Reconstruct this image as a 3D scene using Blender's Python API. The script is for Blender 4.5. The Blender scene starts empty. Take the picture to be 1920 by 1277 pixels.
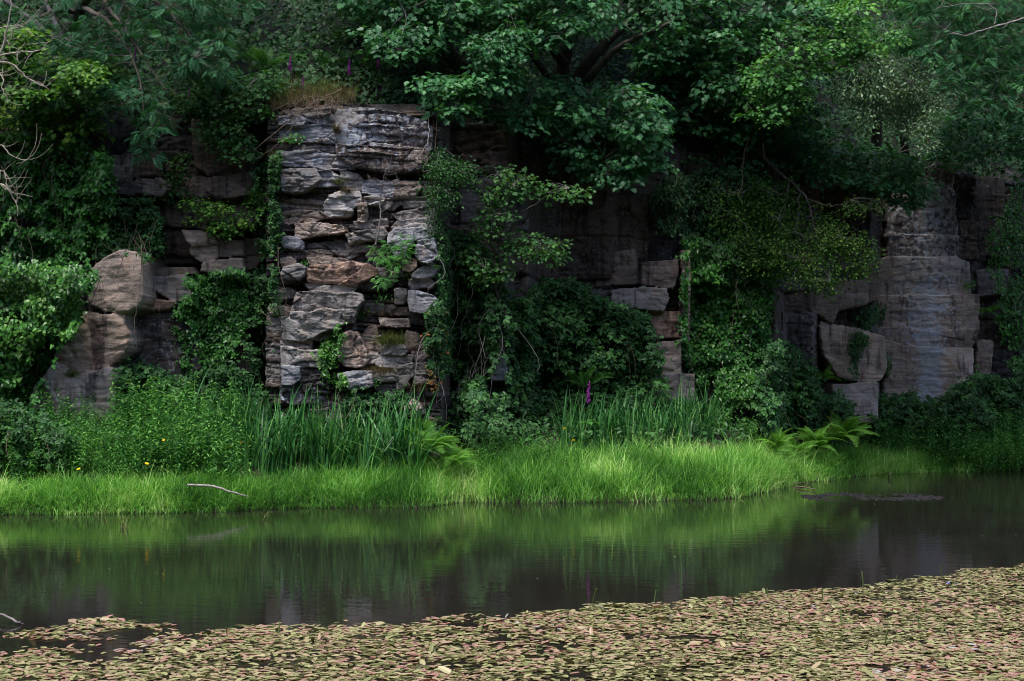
import bpy, math
import numpy as np
from math import radians as RAD, sin, cos, pi

rng = np.random.default_rng(7)
F = 2667.0          # focal length in photograph pixels
CH = 1.95           # camera height over the water
HZ = 730.0          # row of the horizon in the photograph
C = bpy.data.collections.new('pond_scene')
bpy.context.scene.collection.children.link(C)

def at(px, py, Y):
    return np.array([(px - 960.0) / F * Y, Y, CH + (HZ - py) / F * Y])

# ------------------------------------------------------------------ noise
def _h(ix, iy, iz):
    a = (ix.astype(np.int64) * 374761393 + iy.astype(np.int64) * 668265263 + iz.astype(np.int64) * 2147483647 + 1442695041) & 0xffffffff
    a = ((a ^ (a >> 13)) * 1274126177) & 0xffffffff
    a = ((a ^ (a >> 15)) * 2246822519) & 0xffffffff
    return ((a ^ (a >> 16)) & 0xffff) / 65535.0

def vn(x, y, z=None):
    x = np.asarray(x, float); y = np.asarray(y, float)
    z = np.zeros_like(x) if z is None else np.asarray(z, float) + np.zeros_like(x)
    fx, fy, fz = np.floor(x), np.floor(y), np.floor(z)
    tx, ty, tz = x - fx, y - fy, z - fz
    tx = tx*tx*(3-2*tx); ty = ty*ty*(3-2*ty); tz = tz*tz*(3-2*tz)
    r = 0
    for dz in (0, 1):
        wz = tz if dz else 1 - tz
        for dy in (0, 1):
            wy = ty if dy else 1 - ty
            for dx in (0, 1):
                wx = tx if dx else 1 - tx
                r = r + wx*wy*wz*_h(fx+dx, fy+dy, fz+dz)
    return r

def fbm(x, y, z=None, o=4):
    s, a, t = 0, .5, 0
    for i in range(o):
        k = 2.03**i
        s = s + a*vn(x*k+i*17.3, y*k+i*9.1, None if z is None else z*k+i*5.7); t += a; a *= .5
    return s/t

# ------------------------------------------------------------------ mesh accumulation
class Geo:
    def __init__(s):
        s.V = []; s.F = {}; s.n = 0
    def add(s, v, faces, rnd=None, mi=0):
        v = np.asarray(v, float).reshape(-1, 3)
        for k, f in faces.items():
            f = np.asarray(f, np.int64)
            if rnd is None: r = np.full(len(f), .5)
            elif isinstance(rnd, dict): r = rnd[k]
            else: r = np.full(len(f), float(rnd)) if np.isscalar(rnd) else rnd
            m = np.full(len(f), mi)
            s.F.setdefault(k, []).append((f + s.n, r, m))
        s.V.append(v); s.n += len(v)
    def tmpl(s):
        v = np.concatenate(s.V)
        f = {k: np.concatenate([a[0] for a in l]) for k, l in s.F.items()}
        r = {k: np.concatenate([a[1] for a in l]) for k, l in s.F.items()}
        m = {k: np.concatenate([a[2] for a in l]) for k, l in s.F.items()}
        return v, f, r, m
    def inst(s, t, P, R, S, rr=None, amt=.6):
        """m copies of template t: positions P (m,3), rotations R (m,3,3), scales S (m,)"""
        v, f, r, mm = t
        P = np.asarray(P, float).reshape(-1, 3); m = len(P)
        if m == 0: return
        S = np.broadcast_to(np.asarray(S, float), (m,))
        if rr is None: rr = rng.random(m)
        V = np.einsum('mij,nj->mni', R, v) * S[:, None, None] + P[:, None, :]
        off = (np.arange(m) * len(v))[:, None, None]
        for k in f:
            ff = (f[k][None] + off).reshape(-1, k) + s.n
            r2 = np.clip(r[k][None]*(1-amt) + rr[:, None]*amt, 0, 1).ravel()
            s.F.setdefault(k, []).append((ff, r2, np.tile(mm[k], m)))
        s.V.append(V.reshape(-1, 3)); s.n += m*len(v)
    def mesh(s, name, mats, origin=(0, 0, 0), smooth=False, attrs=None):
        V = np.concatenate(s.V) - np.asarray(origin)
        me = bpy.data.meshes.new(name)
        idx, st, rn, mi, p = [], [], [], [], 0
        for k, l in s.F.items():
            f = np.concatenate([a[0] for a in l])
            rn.append(np.concatenate([a[1] for a in l])); mi.append(np.concatenate([a[2] for a in l]))
            idx.append(f.ravel()); st.append(p + np.arange(len(f))*k); p += f.size
        idx = np.concatenate(idx); st = np.concatenate(st); rn = np.concatenate(rn); mi = np.concatenate(mi)
        me.vertices.add(len(V)); me.vertices.foreach_set('co', V.astype(np.float32).ravel())
        me.loops.add(len(idx)); me.loops.foreach_set('vertex_index', idx.astype(np.int32))
        me.polygons.add(len(st)); me.polygons.foreach_set('loop_start', st.astype(np.int32))
        me.polygons.foreach_set('material_index', mi.astype(np.int32))
        if smooth: me.polygons.foreach_set('use_smooth', np.ones(len(st), bool))
        a = me.attributes.new('rnd', 'FLOAT', 'FACE'); a.data.foreach_set('value', rn.astype(np.float32))
        for m in (mats if isinstance(mats, (list, tuple)) else [mats]): me.materials.append(m)
        me.update(calc_edges=True)
        return me
    def build(s, name, mats, parent=None, origin=(0, 0, 0), smooth=False):
        if s.n == 0: return None
        return link(name, s.mesh(name, mats, origin, smooth), parent)

def link(name, me, parent=None):
    o = bpy.data.objects.new(name, me); C.objects.link(o)
    if parent is not None: o.parent = parent
    return o
def tag(o, label=None, cat=None, group=None, kind=None):
    if label: o['label'] = label
    if cat: o['category'] = cat
    if group: o['group'] = group
    if kind: o['kind'] = kind
    return o
def empty(name, loc, label, cat, group=None):
    o = bpy.data.objects.new(name, None); C.objects.link(o); o.location = tuple(float(a) for a in loc)
    o.empty_display_size = .2
    return tag(o, label, cat, group)
def copy_tree(o, parent=None):
    c = o.copy(); C.objects.link(c); c.parent = parent
    for ch in [x for x in kids.get(o.name, [])]: copy_tree(ch, c)
    return c
kids = {}

# ------------------------------------------------------------------ helpers for orientation
def norm(a): return a / np.maximum(np.linalg.norm(a, axis=-1, keepdims=True), 1e-9)
def frames(N, D):
    z = norm(N); y = norm(D - (D*z).sum(-1, keepdims=True)*z); x = np.cross(y, z)
    return np.stack([x, y, z], axis=-1)
def rv(m): return norm(rng.normal(size=(m, 3)))

def inpoly(px, py, poly):
    c = np.zeros(px.shape, bool); n = len(poly)
    for i in range(n):
        x0, y0 = poly[i]; x1, y1 = poly[(i+1) % n]
        cond = ((y0 > py) != (y1 > py))
        with np.errstate(divide='ignore', invalid='ignore'):
            c ^= cond & (px < (x1-x0)*(py-y0)/((y1-y0) if y1 != y0 else 1e-9) + x0)
    return c
def sdist(px, py, poly):
    d = np.full(px.shape, 1e9); n = len(poly)
    for i in range(n):
        x0, y0 = poly[i]; x1, y1 = poly[(i+1) % n]
        ex, ey = x1-x0, y1-y0; L = ex*ex+ey*ey+1e-12
        t = np.clip(((px-x0)*ex+(py-y0)*ey)/L, 0, 1)
        d = np.minimum(d, (px-x0-t*ex)**2+(py-y0-t*ey)**2)
    d = np.sqrt(d)
    return np.where(inpoly(px, py, poly), d, -d)
def sample_poly(poly, n, warp=10):
    p = np.array(poly, float); lo, hi = p.min(0), p.max(0); out = np.zeros((0, 2))
    while len(out) < n:
        q = lo + rng.random((n*2+20, 2))*(hi-lo)
        w = q + (np.stack([fbm(q[:, 0]/25, q[:, 1]/25), fbm(q[:, 0]/25+50, q[:, 1]/25)], 1)-.5)*warp*4
        out = np.concatenate([out, q[inpoly(w[:, 0], w[:, 1], poly)]])
    return out[:n]

def tube(g, pts, rad, sides=6, rnd=.5, mi=0):
    pts = np.asarray(pts, float); n = len(pts)
    rad = np.broadcast_to(np.asarray(rad, float), (n,))
    t = norm(np.gradient(pts, axis=0))
    ref = np.array([0, 0, 1.]) if abs(t[:, 2]).mean() < .8 else np.array([0, 1., 0])
    a = norm(np.cross(t, ref)); b = np.cross(t, a)
    an = np.arange(sides)*2*pi/sides
    V = pts[:, None]+rad[:, None, None]*(np.cos(an)[None, :, None]*a[:, None]+np.sin(an)[None, :, None]*b[:, None])
    i = np.arange(n-1)[:, None]*sides; j = np.arange(sides)[None]; j2 = (j+1) % sides
    f = np.stack([i+j, i+j2, i+sides+j2, i+sides+j], -1).reshape(-1, 4)
    fs = {4: f}
    g.add(V.reshape(-1, 3), fs, rnd, mi)
    g.add(V[-1], {sides: np.arange(sides)[None]}, rnd, mi)
def curve(p0, p1, n=6, sag=0., wob=.05):
    p0 = np.asarray(p0, float); p1 = np.asarray(p1, float); L = np.linalg.norm(p1-p0)
    t = np.linspace(0, 1, n)[:, None]
    w = rng.normal(size=3)*wob*L; w2 = rng.normal(size=3)*wob*L*.5
    return p0+(p1-p0)*t+np.sin(pi*t)*w+np.sin(2*pi*t)*w2+np.array([0, 0, 1.])*np.sin(pi*t)*sag*L
def smooth_path(nodes, n=24, wob=.0):
    """nodes (k,4): xyz + radius; Catmull-Rom resample"""
    p = np.array(nodes, float); k = len(p)
    if k < 3:
        t = np.linspace(0, 1, n)[:, None]; q = p[0]*(1-t)+p[-1]*t
    else:
        e = np.concatenate([[2*p[0]-p[1]], p, [2*p[-1]-p[-2]]])
        u = np.linspace(0, k-1-1e-6, n); i = u.astype(int); t = (u-i)[:, None]
        a, b, c, d = e[i], e[i+1], e[i+2], e[i+3]
        q = .5*((2*b)+(c-a)*t+(2*a-5*b+4*c-d)*t*t+(3*b-a-3*c+d)*t**3)
    if wob:
        s = rng.random()*90
        for ax in range(3):
            q[:, ax] += (fbm(np.arange(n)*.55+s, np.full(n, ax*7.7))-.5)*wob
    return q[:, :3], np.maximum(q[:, 3], .002)

# ------------------------------------------------------------------ materials
def ramp(nt, stops, inp, interp='LINEAR'):
    r = nt.nodes.new('ShaderNodeValToRGB'); e = r.color_ramp.elements; r.color_ramp.interpolation = interp
    while len(e) < len(stops): e.new(.5)
    for el, (p, c) in zip(e, stops):
        el.position = p; el.color = (*c, 1) if len(c) == 3 else c
    nt.links.new(inp, r.inputs[0]); return r.outputs[0]
def newmat(name):
    m = bpy.data.materials.new(name); m.use_nodes = True; nt = m.node_tree; nt.nodes.clear()
    out = nt.nodes.new('ShaderNodeOutputMaterial'); return m, nt, out
def attr(nt, n):
    a = nt.nodes.new('ShaderNodeAttribute'); a.attribute_name = n; return a
def noise(nt, scale, detail=4, vec=None, rough=.6):
    n = nt.nodes.new('ShaderNodeTexNoise'); n.inputs['Scale'].default_value = scale
    n.inputs['Detail'].default_value = detail; n.inputs['Roughness'].default_value = rough
    if vec is not None: nt.links.new(vec, n.inputs['Vector'])
    return n.outputs[0]
def mathn(nt, op, a, b=None, clamp=False):
    n = nt.nodes.new('ShaderNodeMath'); n.operation = op; n.use_clamp = clamp
    for i, v in ((0, a), (1, b)):
        if v is None: continue
        if isinstance(v, (int, float)): n.inputs[i].default_value = v
        else: nt.links.new(v, n.inputs[i])
    return n.outputs[0]
def mixc(nt, fac, a, b, mode='MIX'):
    n = nt.nodes.new('ShaderNodeMix'); n.data_type = 'RGBA'; n.blend_type = mode
    for i, v in ((0, fac), (6, a), (7, b)):
        if isinstance(v, (int, float)): n.inputs[i].default_value = v
        elif isinstance(v, tuple): n.inputs[i].default_value = (*v, 1)
        else: nt.links.new(v, n.inputs[i])
    return n.outputs[2]

LG = 1.3
def leafmat(name, stops, rough=.45, spec=.4, trans=.3, tcol=(1.25, 1.3, .55)):
    m, nt, out = newmat(name)
    a = attr(nt, 'rnd')
    geo = nt.nodes.new('ShaderNodeNewGeometry')
    nz = noise(nt, 1.7, 3, geo.outputs['Position'])
    f = mathn(nt, 'ADD', a.outputs['Fac'], mathn(nt, 'MULTIPLY', mathn(nt, 'SUBTRACT', nz, .5), .5), True)
    stops = [(p, tuple(min(1., x*LG) for x in c)) for p, c in stops]
    col = ramp(nt, stops, f)
    b = nt.nodes.new('ShaderNodeBsdfPrincipled'); nt.links.new(col, b.inputs['Base Color'])
    b.inputs['Roughness'].default_value = rough; b.inputs['Specular IOR Level'].default_value = spec*.62
    t = nt.nodes.new('ShaderNodeBsdfTranslucent')
    tc = mixc(nt, 1.0, col, tcol, 'MULTIPLY'); nt.links.new(tc, t.inputs['Color'])
    mx = nt.nodes.new('ShaderNodeMixShader'); mx.inputs[0].default_value = trans
    nt.links.new(b.outputs[0], mx.inputs[1]); nt.links.new(t.outputs[0], mx.inputs[2])
    nt.links.new(mx.outputs[0], out.inputs['Surface'])
    return m
def simplemat(name, c0, c1, scale=8, rough=.8, bump=.0, spec=.3, stretch=None):
    m, nt, out = newmat(name)
    geo = nt.nodes.new('ShaderNodeNewGeometry'); v = geo.outputs['Position']
    if stretch:
        mp = nt.nodes.new('ShaderNodeMapping'); mp.inputs['Scale'].default_value = stretch
        nt.links.new(v, mp.inputs['Vector']); v = mp.outputs[0]
    nz = noise(nt, scale, 5, v)
    col = ramp(nt, [(.3, c0), (.7, c1)], nz)
    b = nt.nodes.new('ShaderNodeBsdfPrincipled'); nt.links.new(col, b.inputs['Base Color'])
    b.inputs['Roughness'].default_value = rough; b.inputs['Specular IOR Level'].default_value = spec
    if bump:
        bp = nt.nodes.new('ShaderNodeBump'); bp.inputs['Distance'].default_value = bump
        nt.links.new(noise(nt, scale*4, 5, v), bp.inputs['Height']); nt.links.new(bp.outputs[0], b.inputs['Normal'])
    nt.links.new(b.outputs[0], out.inputs['Surface'])
    return m

M = {}
M['sycamore'] = leafmat('sycamore_leaf', [(0, (.016, .055, .022)), (.5, (.032, .11, .042)), (.85, (.055, .175, .055)), (1, (.12, .27, .05))], .42, .45, .28)
M['young'] = leafmat('young_sycamore_leaf', [(0, (.022, .075, .022)), (.5, (.05, .16, .04)), (1, (.16, .33, .06))], .45, .4, .32)
M['maple'] = leafmat('yellow_green_maple_leaf', [(0, (.020, .065, .012)), (.5, (.045, .13, .020)), (1, (.17, .30, .04))], .5, .35, .35)
M['rowan'] = leafmat('rowan_leaf', [(0, (.010, .042, .020)), (.6, (.026, .095, .042)), (1, (.065, .19, .075))], .55, .25, .22)
M['rowanR'] = leafmat('dull_rowan_leaf', [(0, (.014, .055, .024)), (.6, (.034, .12, .048)), (1, (.08, .22, .08))], .55, .25, .22)
M['birch'] = leafmat('pale_small_leaf', [(0, (.04, .085, .045)), (.5, (.11, .19, .10)), (1, (.22, .31, .17))], .4, .5, .3)
M['ivy'] = leafmat('ivy_leaf', [(0, (.010, .042, .009)), (.5, (.027, .105, .017)), (.85, (.06, .19, .028)), (1, (.13, .30, .045))], .32, .5, .15)
M['ivyb'] = leafmat('young_ivy_leaf', [(0, (.012, .052, .009)), (.5, (.032, .118, .016)), (1, (.12, .28, .035))], .34, .5, .2)
M['bramble'] = leafmat('bramble_leaf', [(0, (.010, .034, .010)), (.5, (.022, .072, .020)), (.9, (.05, .14, .03)), (1, (.16, .10, .03))], .48, .4, .2)
M['rust'] = leafmat('turning_leaf', [(0, (.05, .08, .02)), (.4, (.14, .12, .03)), (.7, (.30, .10, .03)), (1, (.40, .16, .05))], .6, .3, .25)
M['hazel'] = leafmat('hazel_leaf', [(0, (.014, .05, .014)), (.5, (.03, .095, .026)), (1, (.10, .21, .05))], .5, .35, .35)
M['yellowshrub'] = leafmat('yellow_green_shrub_leaf', [(0, (.018, .045, .008)), (.5, (.034, .09, .014)), (1, (.12, .21, .035))], .5, .35, .3)
M['nettle'] = leafmat('nettle_leaf', [(0, (.014, .055, .014)), (.4, (.042, .145, .032)), (.78, (.105, .27, .058)), (1, (.22, .42, .10))], .5, .35, .3)
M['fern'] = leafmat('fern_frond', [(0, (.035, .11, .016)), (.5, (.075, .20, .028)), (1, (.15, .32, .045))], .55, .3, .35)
M['darkfern'] = leafmat('fern_frond_painted_shade', [(0, (.012, .045, .010)), (.5, (.024, .085, .016)), (1, (.06, .16, .03))], .55, .3, .3)  # same fern with shade painted into darker greens
M['iris'] = leafmat('iris_blade', [(0, (.012, .055, .016)), (.5, (.026, .105, .028)), (.85, (.06, .19, .045)), (1, (.17, .32, .09))], .38, .45, .2)
M['grass'] = leafmat('bank_grass', [(0, (.03, .10, .018)), (.4, (.095, .25, .042)), (.75, (.20, .40, .080)), (1, (.42, .52, .22))], .5, .3, .35, (1.15, 1.3, .68))
M['drygrass'] = leafmat('dry_grass', [(0, (.05, .04, .025)), (.5, (.12, .092, .062)), (1, (.24, .19, .13))], .7, .2, .2)
M['tuft'] = leafmat('ledge_grass', [(0, (.04, .07, .02)), (.5, (.09, .13, .04)), (1, (.26, .23, .12))], .6, .2, .25)
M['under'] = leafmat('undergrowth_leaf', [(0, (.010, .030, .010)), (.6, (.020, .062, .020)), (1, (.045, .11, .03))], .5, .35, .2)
M['purple'] = leafmat('foxglove_bell', [(0, (.20, .02, .22)), (1, (.42, .06, .42))], .5, .3, .3)
M['yellow'] = leafmat('yellow_petal', [(0, (.60, .38, .01)), (1, (.80, .55, .02))], .5, .3, .3)
M['lilac'] = leafmat('lilac_petal', [(0, (.28, .26, .75)), (1, (.42, .40, .85))], .5, .3, .3)
M['white'] = leafmat('white_petal', [(0, (.26, .26, .30)), (1, (.42, .40, .44))], .5, .3, .3)
M['bark'] = simplemat('bark', (.035, .03, .024), (.10, .088, .07), 9, .9, .01, stretch=(1, 1, .3))
M['twig'] = simplemat('grey_twig', (.10, .085, .085), (.24, .21, .21), 12, .85)
M['dead'] = simplemat('bleached_dead_wood', (.20, .17, .14), (.40, .35, .29), 14, .85, .004)
M['stem'] = simplemat('brown_stem', (.07, .05, .035), (.18, .13, .10), 12, .9)
M['berry'] = simplemat('brown_berry_cluster', (.08, .05, .025), (.17, .10, .05), 30, .8)
M['log'] = simplemat('pale_branch', (.12, .10, .09), (.42, .38, .36), 22, .8, .006)
M['soil'] = simplemat('damp_soil', (.012, .011, .008), (.035, .03, .02), 3, .95, .03)
M['mud'] = simplemat('black_mud', (.004, .004, .004), (.020, .017, .020), 20, .6, .03, .3)
M['forestfloor'] = simplemat('forest_floor', (.004, .007, .004), (.012, .016, .008), 2, .95, .05)

def rockmat():
    m, nt, out = newmat('weathered_sandstone')
    geo = nt.nodes.new('ShaderNodeNewGeometry'); P = geo.outputs['Position']
    def mp(s):
        n = nt.nodes.new('ShaderNodeMapping'); n.inputs['Scale'].default_value = s
        nt.links.new(P, n.inputs['Vector']); return n.outputs[0]
    tint = attr(nt, 'tint').outputs['Color']
    lich = attr(nt, 'lich').outputs['Fac']; stain = attr(nt, 'stain').outputs['Fac']
    big = noise(nt, 1.6, 6, mp((1, 1, 1)))
    c = mixc(nt, 1., tint, ramp(nt, [(.25, (.45, .43, .42)), (.5, (.95, .95, .95)), (.75, (1.35, 1.33, 1.36))], big), 'MULTIPLY')
    lam = noise(nt, 4, 6, mp((.6, .6, 5)), .65)
    c = mixc(nt, .7, c, ramp(nt, [(.3, (.62, .6, .6)), (.6, (1.1, 1.1, 1.1))], lam), 'MULTIPLY')
    grain = noise(nt, 34, 5, P, .7)
    c = mixc(nt, .8, c, ramp(nt, [(.3, (.6, .6, .6)), (.7, (1.3, 1.3, 1.3))], grain), 'MULTIPLY')
    warm = noise(nt, 2.3, 4, mp((1.3, 1, .8)))
    c = mixc(nt, ramp(nt, [(.52, (0, 0, 0)), (.75, (.5, .5, .5))], warm), c, mixc(nt, 1., c, (1.35, .98, .66), 'MULTIPLY'))
    # dark run-off staining, stretched downwards
    run = noise(nt, 3.2, 5, mp((2.2, 2.2, .35)), .6)
    sf = mathn(nt, 'ADD', mathn(nt, 'SUBTRACT', run, .62), mathn(nt, 'MULTIPLY', stain, .42))
    sf = mathn(nt, 'MULTIPLY', sf, 6., True)
    c = mixc(nt, sf, c, mixc(nt, 1., c, (.30, .27, .30), 'MULTIPLY'))
    # lichen
    l1 = noise(nt, 9, 8, P, .72)
    lf = mathn(nt, 'MULTIPLY', mathn(nt, 'SUBTRACT', mathn(nt, 'ADD', l1, mathn(nt, 'MULTIPLY', lich, .21)), .69), 17., True)
    lc = ramp(nt, [(.35, (.28, .27, .255)), (.6, (.33, .365, .44))], noise(nt, 2.1, 3, P))
    c = mixc(nt, mathn(nt, 'MULTIPLY', lf, .85), c, lc)
    l2 = noise(nt, 19, 4, P, .6)
    lf2 = mathn(nt, 'MULTIPLY', mathn(nt, 'SUBTRACT', l2, .67), 18., True)
    c = mixc(nt, mathn(nt, 'MULTIPLY', lf2, .7), c, (.34, .32, .29))
    # moss
    ms = noise(nt, 2.7, 5, P, .7)
    nz = nt.nodes.new('ShaderNodeSeparateXYZ'); nt.links.new(geo.outputs['Normal'], nz.inputs[0])
    mf = mathn(nt, 'MULTIPLY', mathn(nt, 'SUBTRACT', mathn(nt, 'ADD', ms, mathn(nt, 'MULTIPLY', nz.outputs['Z'], .12)), .62), 6., True)
    c = mixc(nt, mathn(nt, 'MULTIPLY', mf, .6), c, (.055, .07, .03))
    b = nt.nodes.new('ShaderNodeBsdfPrincipled'); nt.links.new(c, b.inputs['Base Color'])
    b.inputs['Roughness'].default_value = .82; b.inputs['Specular IOR Level'].default_value = .35
    b1 = nt.nodes.new('ShaderNodeBump'); b1.inputs['Distance'].default_value = .028; b1.inputs['Strength'].default_value = .8
    hh = mathn(nt, 'ADD', mathn(nt, 'MULTIPLY', noise(nt, 6, 8, mp((1, 1, 2.6)), .7), 1.), mathn(nt, 'MULTIPLY', lam, .6))
    nt.links.new(hh, b1.inputs['Height']); nt.links.new(b1.outputs[0], b.inputs['Normal'])
    nt.links.new(b.outputs[0], out.inputs['Surface'])
    return m
M['rock'] = rockmat()

def watermat():
    m, nt, out = newmat('pond_water')
    geo = nt.nodes.new('ShaderNodeNewGeometry')
    def mp(s):
        n = nt.nodes.new('ShaderNodeMapping'); n.inputs['Scale'].default_value = s
        nt.links.new(geo.outputs['Position'], n.inputs['Vector']); return n.outputs[0]
    b = nt.nodes.new('ShaderNodeBsdfPrincipled')
    c = ramp(nt, [(.3, (.012, .0105, .009)), (.7, (.018, .0155, .013))], noise(nt, .5, 3, mp((1, 1, 1))))
    nt.links.new(c, b.inputs['Base Color'])
    b.inputs['Specular IOR Level'].default_value = .42; b.inputs['Roughness'].default_value = .012; b.inputs['IOR'].default_value = 1.33
    fine = noise(nt, 1, 3, mp((9, 17, 1)), .5); mid = noise(nt, 1, 3, mp((2.2, 5.5, 1)), .5)
    amp = ramp(nt, [(.38, (.15, .15, .15)), (.62, (1, 1, 1))], noise(nt, .22, 2, mp((1, 1.4, 1))))
    h = mathn(nt, 'ADD', mathn(nt, 'MULTIPLY', mathn(nt, 'MULTIPLY', fine, .42), amp), mathn(nt, 'MULTIPLY', mid, .8))
    bp = nt.nodes.new('ShaderNodeBump'); bp.inputs['Distance'].default_value = .0024; bp.inputs['Strength'].default_value = 1
    nt.links.new(h, bp.inputs['Height']); nt.links.new(bp.outputs[0], b.inputs['Normal'])
    nt.links.new(b.outputs[0], out.inputs['Surface'])
    return m
M['water'] = watermat()
M['pad'] = leafmat('floating_leaf', [(0, (.035, .030, .010)), (.17, (.085, .085, .03)), (.38, (.23, .235, .10)), (.54, (.28, .245, .13)), (.7, (.26, .165, .12)), (.84, (.29, .15, .125)), (.94, (.11, .04, .02)), (1, (.33, .31, .31))], .42, .5, .12)

# ------------------------------------------------------------------ leaf templates (unit length along +Y, face +Z)
def half_leaf(out, fold=.18, droop=.2, r=.5):
    """mirror a right-hand outline into two folded halves"""
    g = Geo(); o = np.array(out, float)
    for s in (1, -1):
        v = np.stack([o[:, 0]*s, o[:, 1], fold*np.abs(o[:, 0])-droop*o[:, 1]**2], 1)
        idx = np.arange(len(v)) if s > 0 else np.arange(len(v))[::-1]
        g.add(v, {len(v): idx[None]}, r+.04*s)
    return g.tmpl()
T = {}
T['syc'] = half_leaf([(0, 0), (.24, -.10), (.46, .10), (.36, .26), (.62, .56), (.30, .48), (.26, .82), (.11, .72), (0, 1.05)])
T['ivy'] = half_leaf([(0, 0), (.22, -.10), (.46, .12), (.32, .38), (.22, .66), (0, 1.0)], .12, .12)
T['oval'] = half_leaf([(0, 0), (.22, .20), (.30, .48), (.20, .78), (0, 1)], .2, .2)
T['round'] = half_leaf([(0, 0), (.30, .10), (.44, .42), (.32, .78), (0, 1)], .15, .15)
T['narrow'] = half_leaf([(0, 0), (.15, .22), (.15, .5), (0, 1)], .3, .35)
T['dia'] = half_leaf([(0, 0), (.26, .42), (0, 1)], .2, .1)

def spray(kind, n, r, ls, flat=.18, droop=.35, updir=.9, stalk=True, jit=.45):
    """disc of leaves in the XY plane, normal up, sagging outwards"""
    g = Geo()
    a = rng.random(n)*2*pi; rad = r*np.sqrt(rng.random(n))
    P = np.stack([rad*np.cos(a), rad*np.sin(a), rng.normal(size=n)*flat*r-droop*rad**2/r], 1)
    D = np.stack([np.cos(a), np.sin(a), -.35-.3*rng.random(n)], 1)+rng.normal(size=(n, 3))*.4
    N = np.array([0, 0, updir])+np.stack([np.cos(a), np.sin(a), 0*a], 1)*.3+rng.normal(size=(n, 3))*jit
    g.inst(T[kind], P, frames(N, D), ls*rng.uniform(.65, 1.2, n))
    return g.tmpl()
T['syc_sprays'] = [spray('syc', 38, .38, .114, .14, .30, 1., jit=.28) for _ in range(6)]
T['maple_sprays'] = [spray('syc', 30, .32, .095, jit=.3) for _ in range(4)]
T['birch_sprays'] = [spray('oval', 60, .30, .075, .5, .4, .5, jit=.9) for _ in range(4)]
T['hazel_sprays'] = [spray('round', 16, .27, .09) for _ in range(4)]
T['small_sprays'] = [spray('oval', 36, .27, .090, .5, .5, .5, jit=.8) for _ in range(4)]
T['ivy_rosettes'] = [spray('ivy', 16, .15, .085, .4, .5, .8, jit=.6) for _ in range(5)]
def pinnate():
    g = Geo()
    for i in range(6):
        y = .15+i*.14; L = .24*(1-.12*abs(i-2.2))
        for s in (1, -1):
            R = frames(np.array([[s*.1, -.1, 1.]]), np.array([[s*1., .45, -.25]]))
            g.inst(T['dia'], [[0, y, -.25*y*y]], R, L*1.55, amt=.3)
    g.inst(T['dia'], [[0, .95, -.23]], frames(np.array([[0, 0, 1.]]), np.array([[0, 1., -.4]])), .24, amt=.3)
    return g.tmpl()
T['pinnate'] = pinnate()
def rowan_spray(n=9, r=.22):
    g = Geo(); a = rng.random(n)*2*pi; rad = r*np.sqrt(rng.random(n))
    P = np.stack([rad*np.cos(a), rad*np.sin(a), rng.normal(size=n)*.05], 1)
    D = np.stack([np.cos(a), np.sin(a), -.3-.3*rng.random(n)], 1)+rng.normal(size=(n, 3))*.35
    N = np.array([0, 0, .9])+np.stack([np.cos(a), np.sin(a), 0*a], 1)*.3+rng.normal(size=(n, 3))*.4
    g.inst(T['pinnate'], P, frames(N, D), .22*rng.uniform(.7, 1.15, n))
    return g.tmpl()
T['rowan_sprays'] = [rowan_spray() for _ in range(5)]
def bramble_tr():
    g = Geo()
    for a, s in ((0, 1.), (1.15, .8), (-1.15, .8)):
        g.inst(T['oval'], [[0, 0, 0]], frames(np.array([[sin(a)*.2, 0, 1.]]), np.array([[sin(a), cos(a), -.2]])), .6*s*1.2, amt=.2)
    return g.tmpl()
T['bramble'] = bramble_tr()
T['bramble_sprays'] = []
for _ in range(5):
    g = Geo(); n = 16; a = rng.random(n)*2*pi; rad = .26*np.sqrt(rng.random(n))
    g.inst(T['bramble'], np.stack([rad*np.cos(a), rad*np.sin(a), rng.normal(size=n)*.06-.4*rad], 1),
           frames(np.array([0, 0, .8])+rng.normal(size=(n, 3))*.45, np.stack([np.cos(a), np.sin(a), -.3+0*a], 1)+rng.normal(size=(n, 3))*.4), .10*rng.uniform(.7, 1.3, n))
    T['bramble_sprays'].append(g.tmpl())

# ------------------------------------------------------------------ world layout curves
RS = 1.2   # how much further back the right-hand face stands
shore_px = [(-900, 985), (-300, 972), (0, 965), (350, 960), (600, 951), (800, 950), (870, 940), (1000, 943), (1200, 940), (1380, 934), (1440, 921), (1500, 906), (1640, 889), (1750, 885), (1920, 882), (2300, 880), (3200, 878)]
sx, sy = [], []
for px, py in shore_px:
    Y = CH*F/(py-HZ); sx.append((px-960)/F*Y); sy.append(Y)
def Yshore(X):
    return np.interp(X, sx, sy) + (fbm(np.asarray(X)*1.3, np.asarray(X)*0+3.3)-.5)*.5 + (fbm(np.asarray(X)*4.5, np.asarray(X)*0+6.3, o=3)-.5)*.35
def ground_z(X, Y):
    d = Y-Yshore(X)
    z = np.where(d < 0, np.maximum(-.8, .3*d), np.minimum(.04+.27*d, 1.15))
    z = z + np.where(d > 0, (fbm(X*1.1, Y*1.1)-.5)*.12*np.clip(d, 0, 1), 0)
    near = 4.2 + .5*np.sin(X*.4)
    dn = near-Y
    z = np.where(dn > -2.5, np.maximum(z, np.clip(.3*dn, -.8, .5)), z)
    return z

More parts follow.
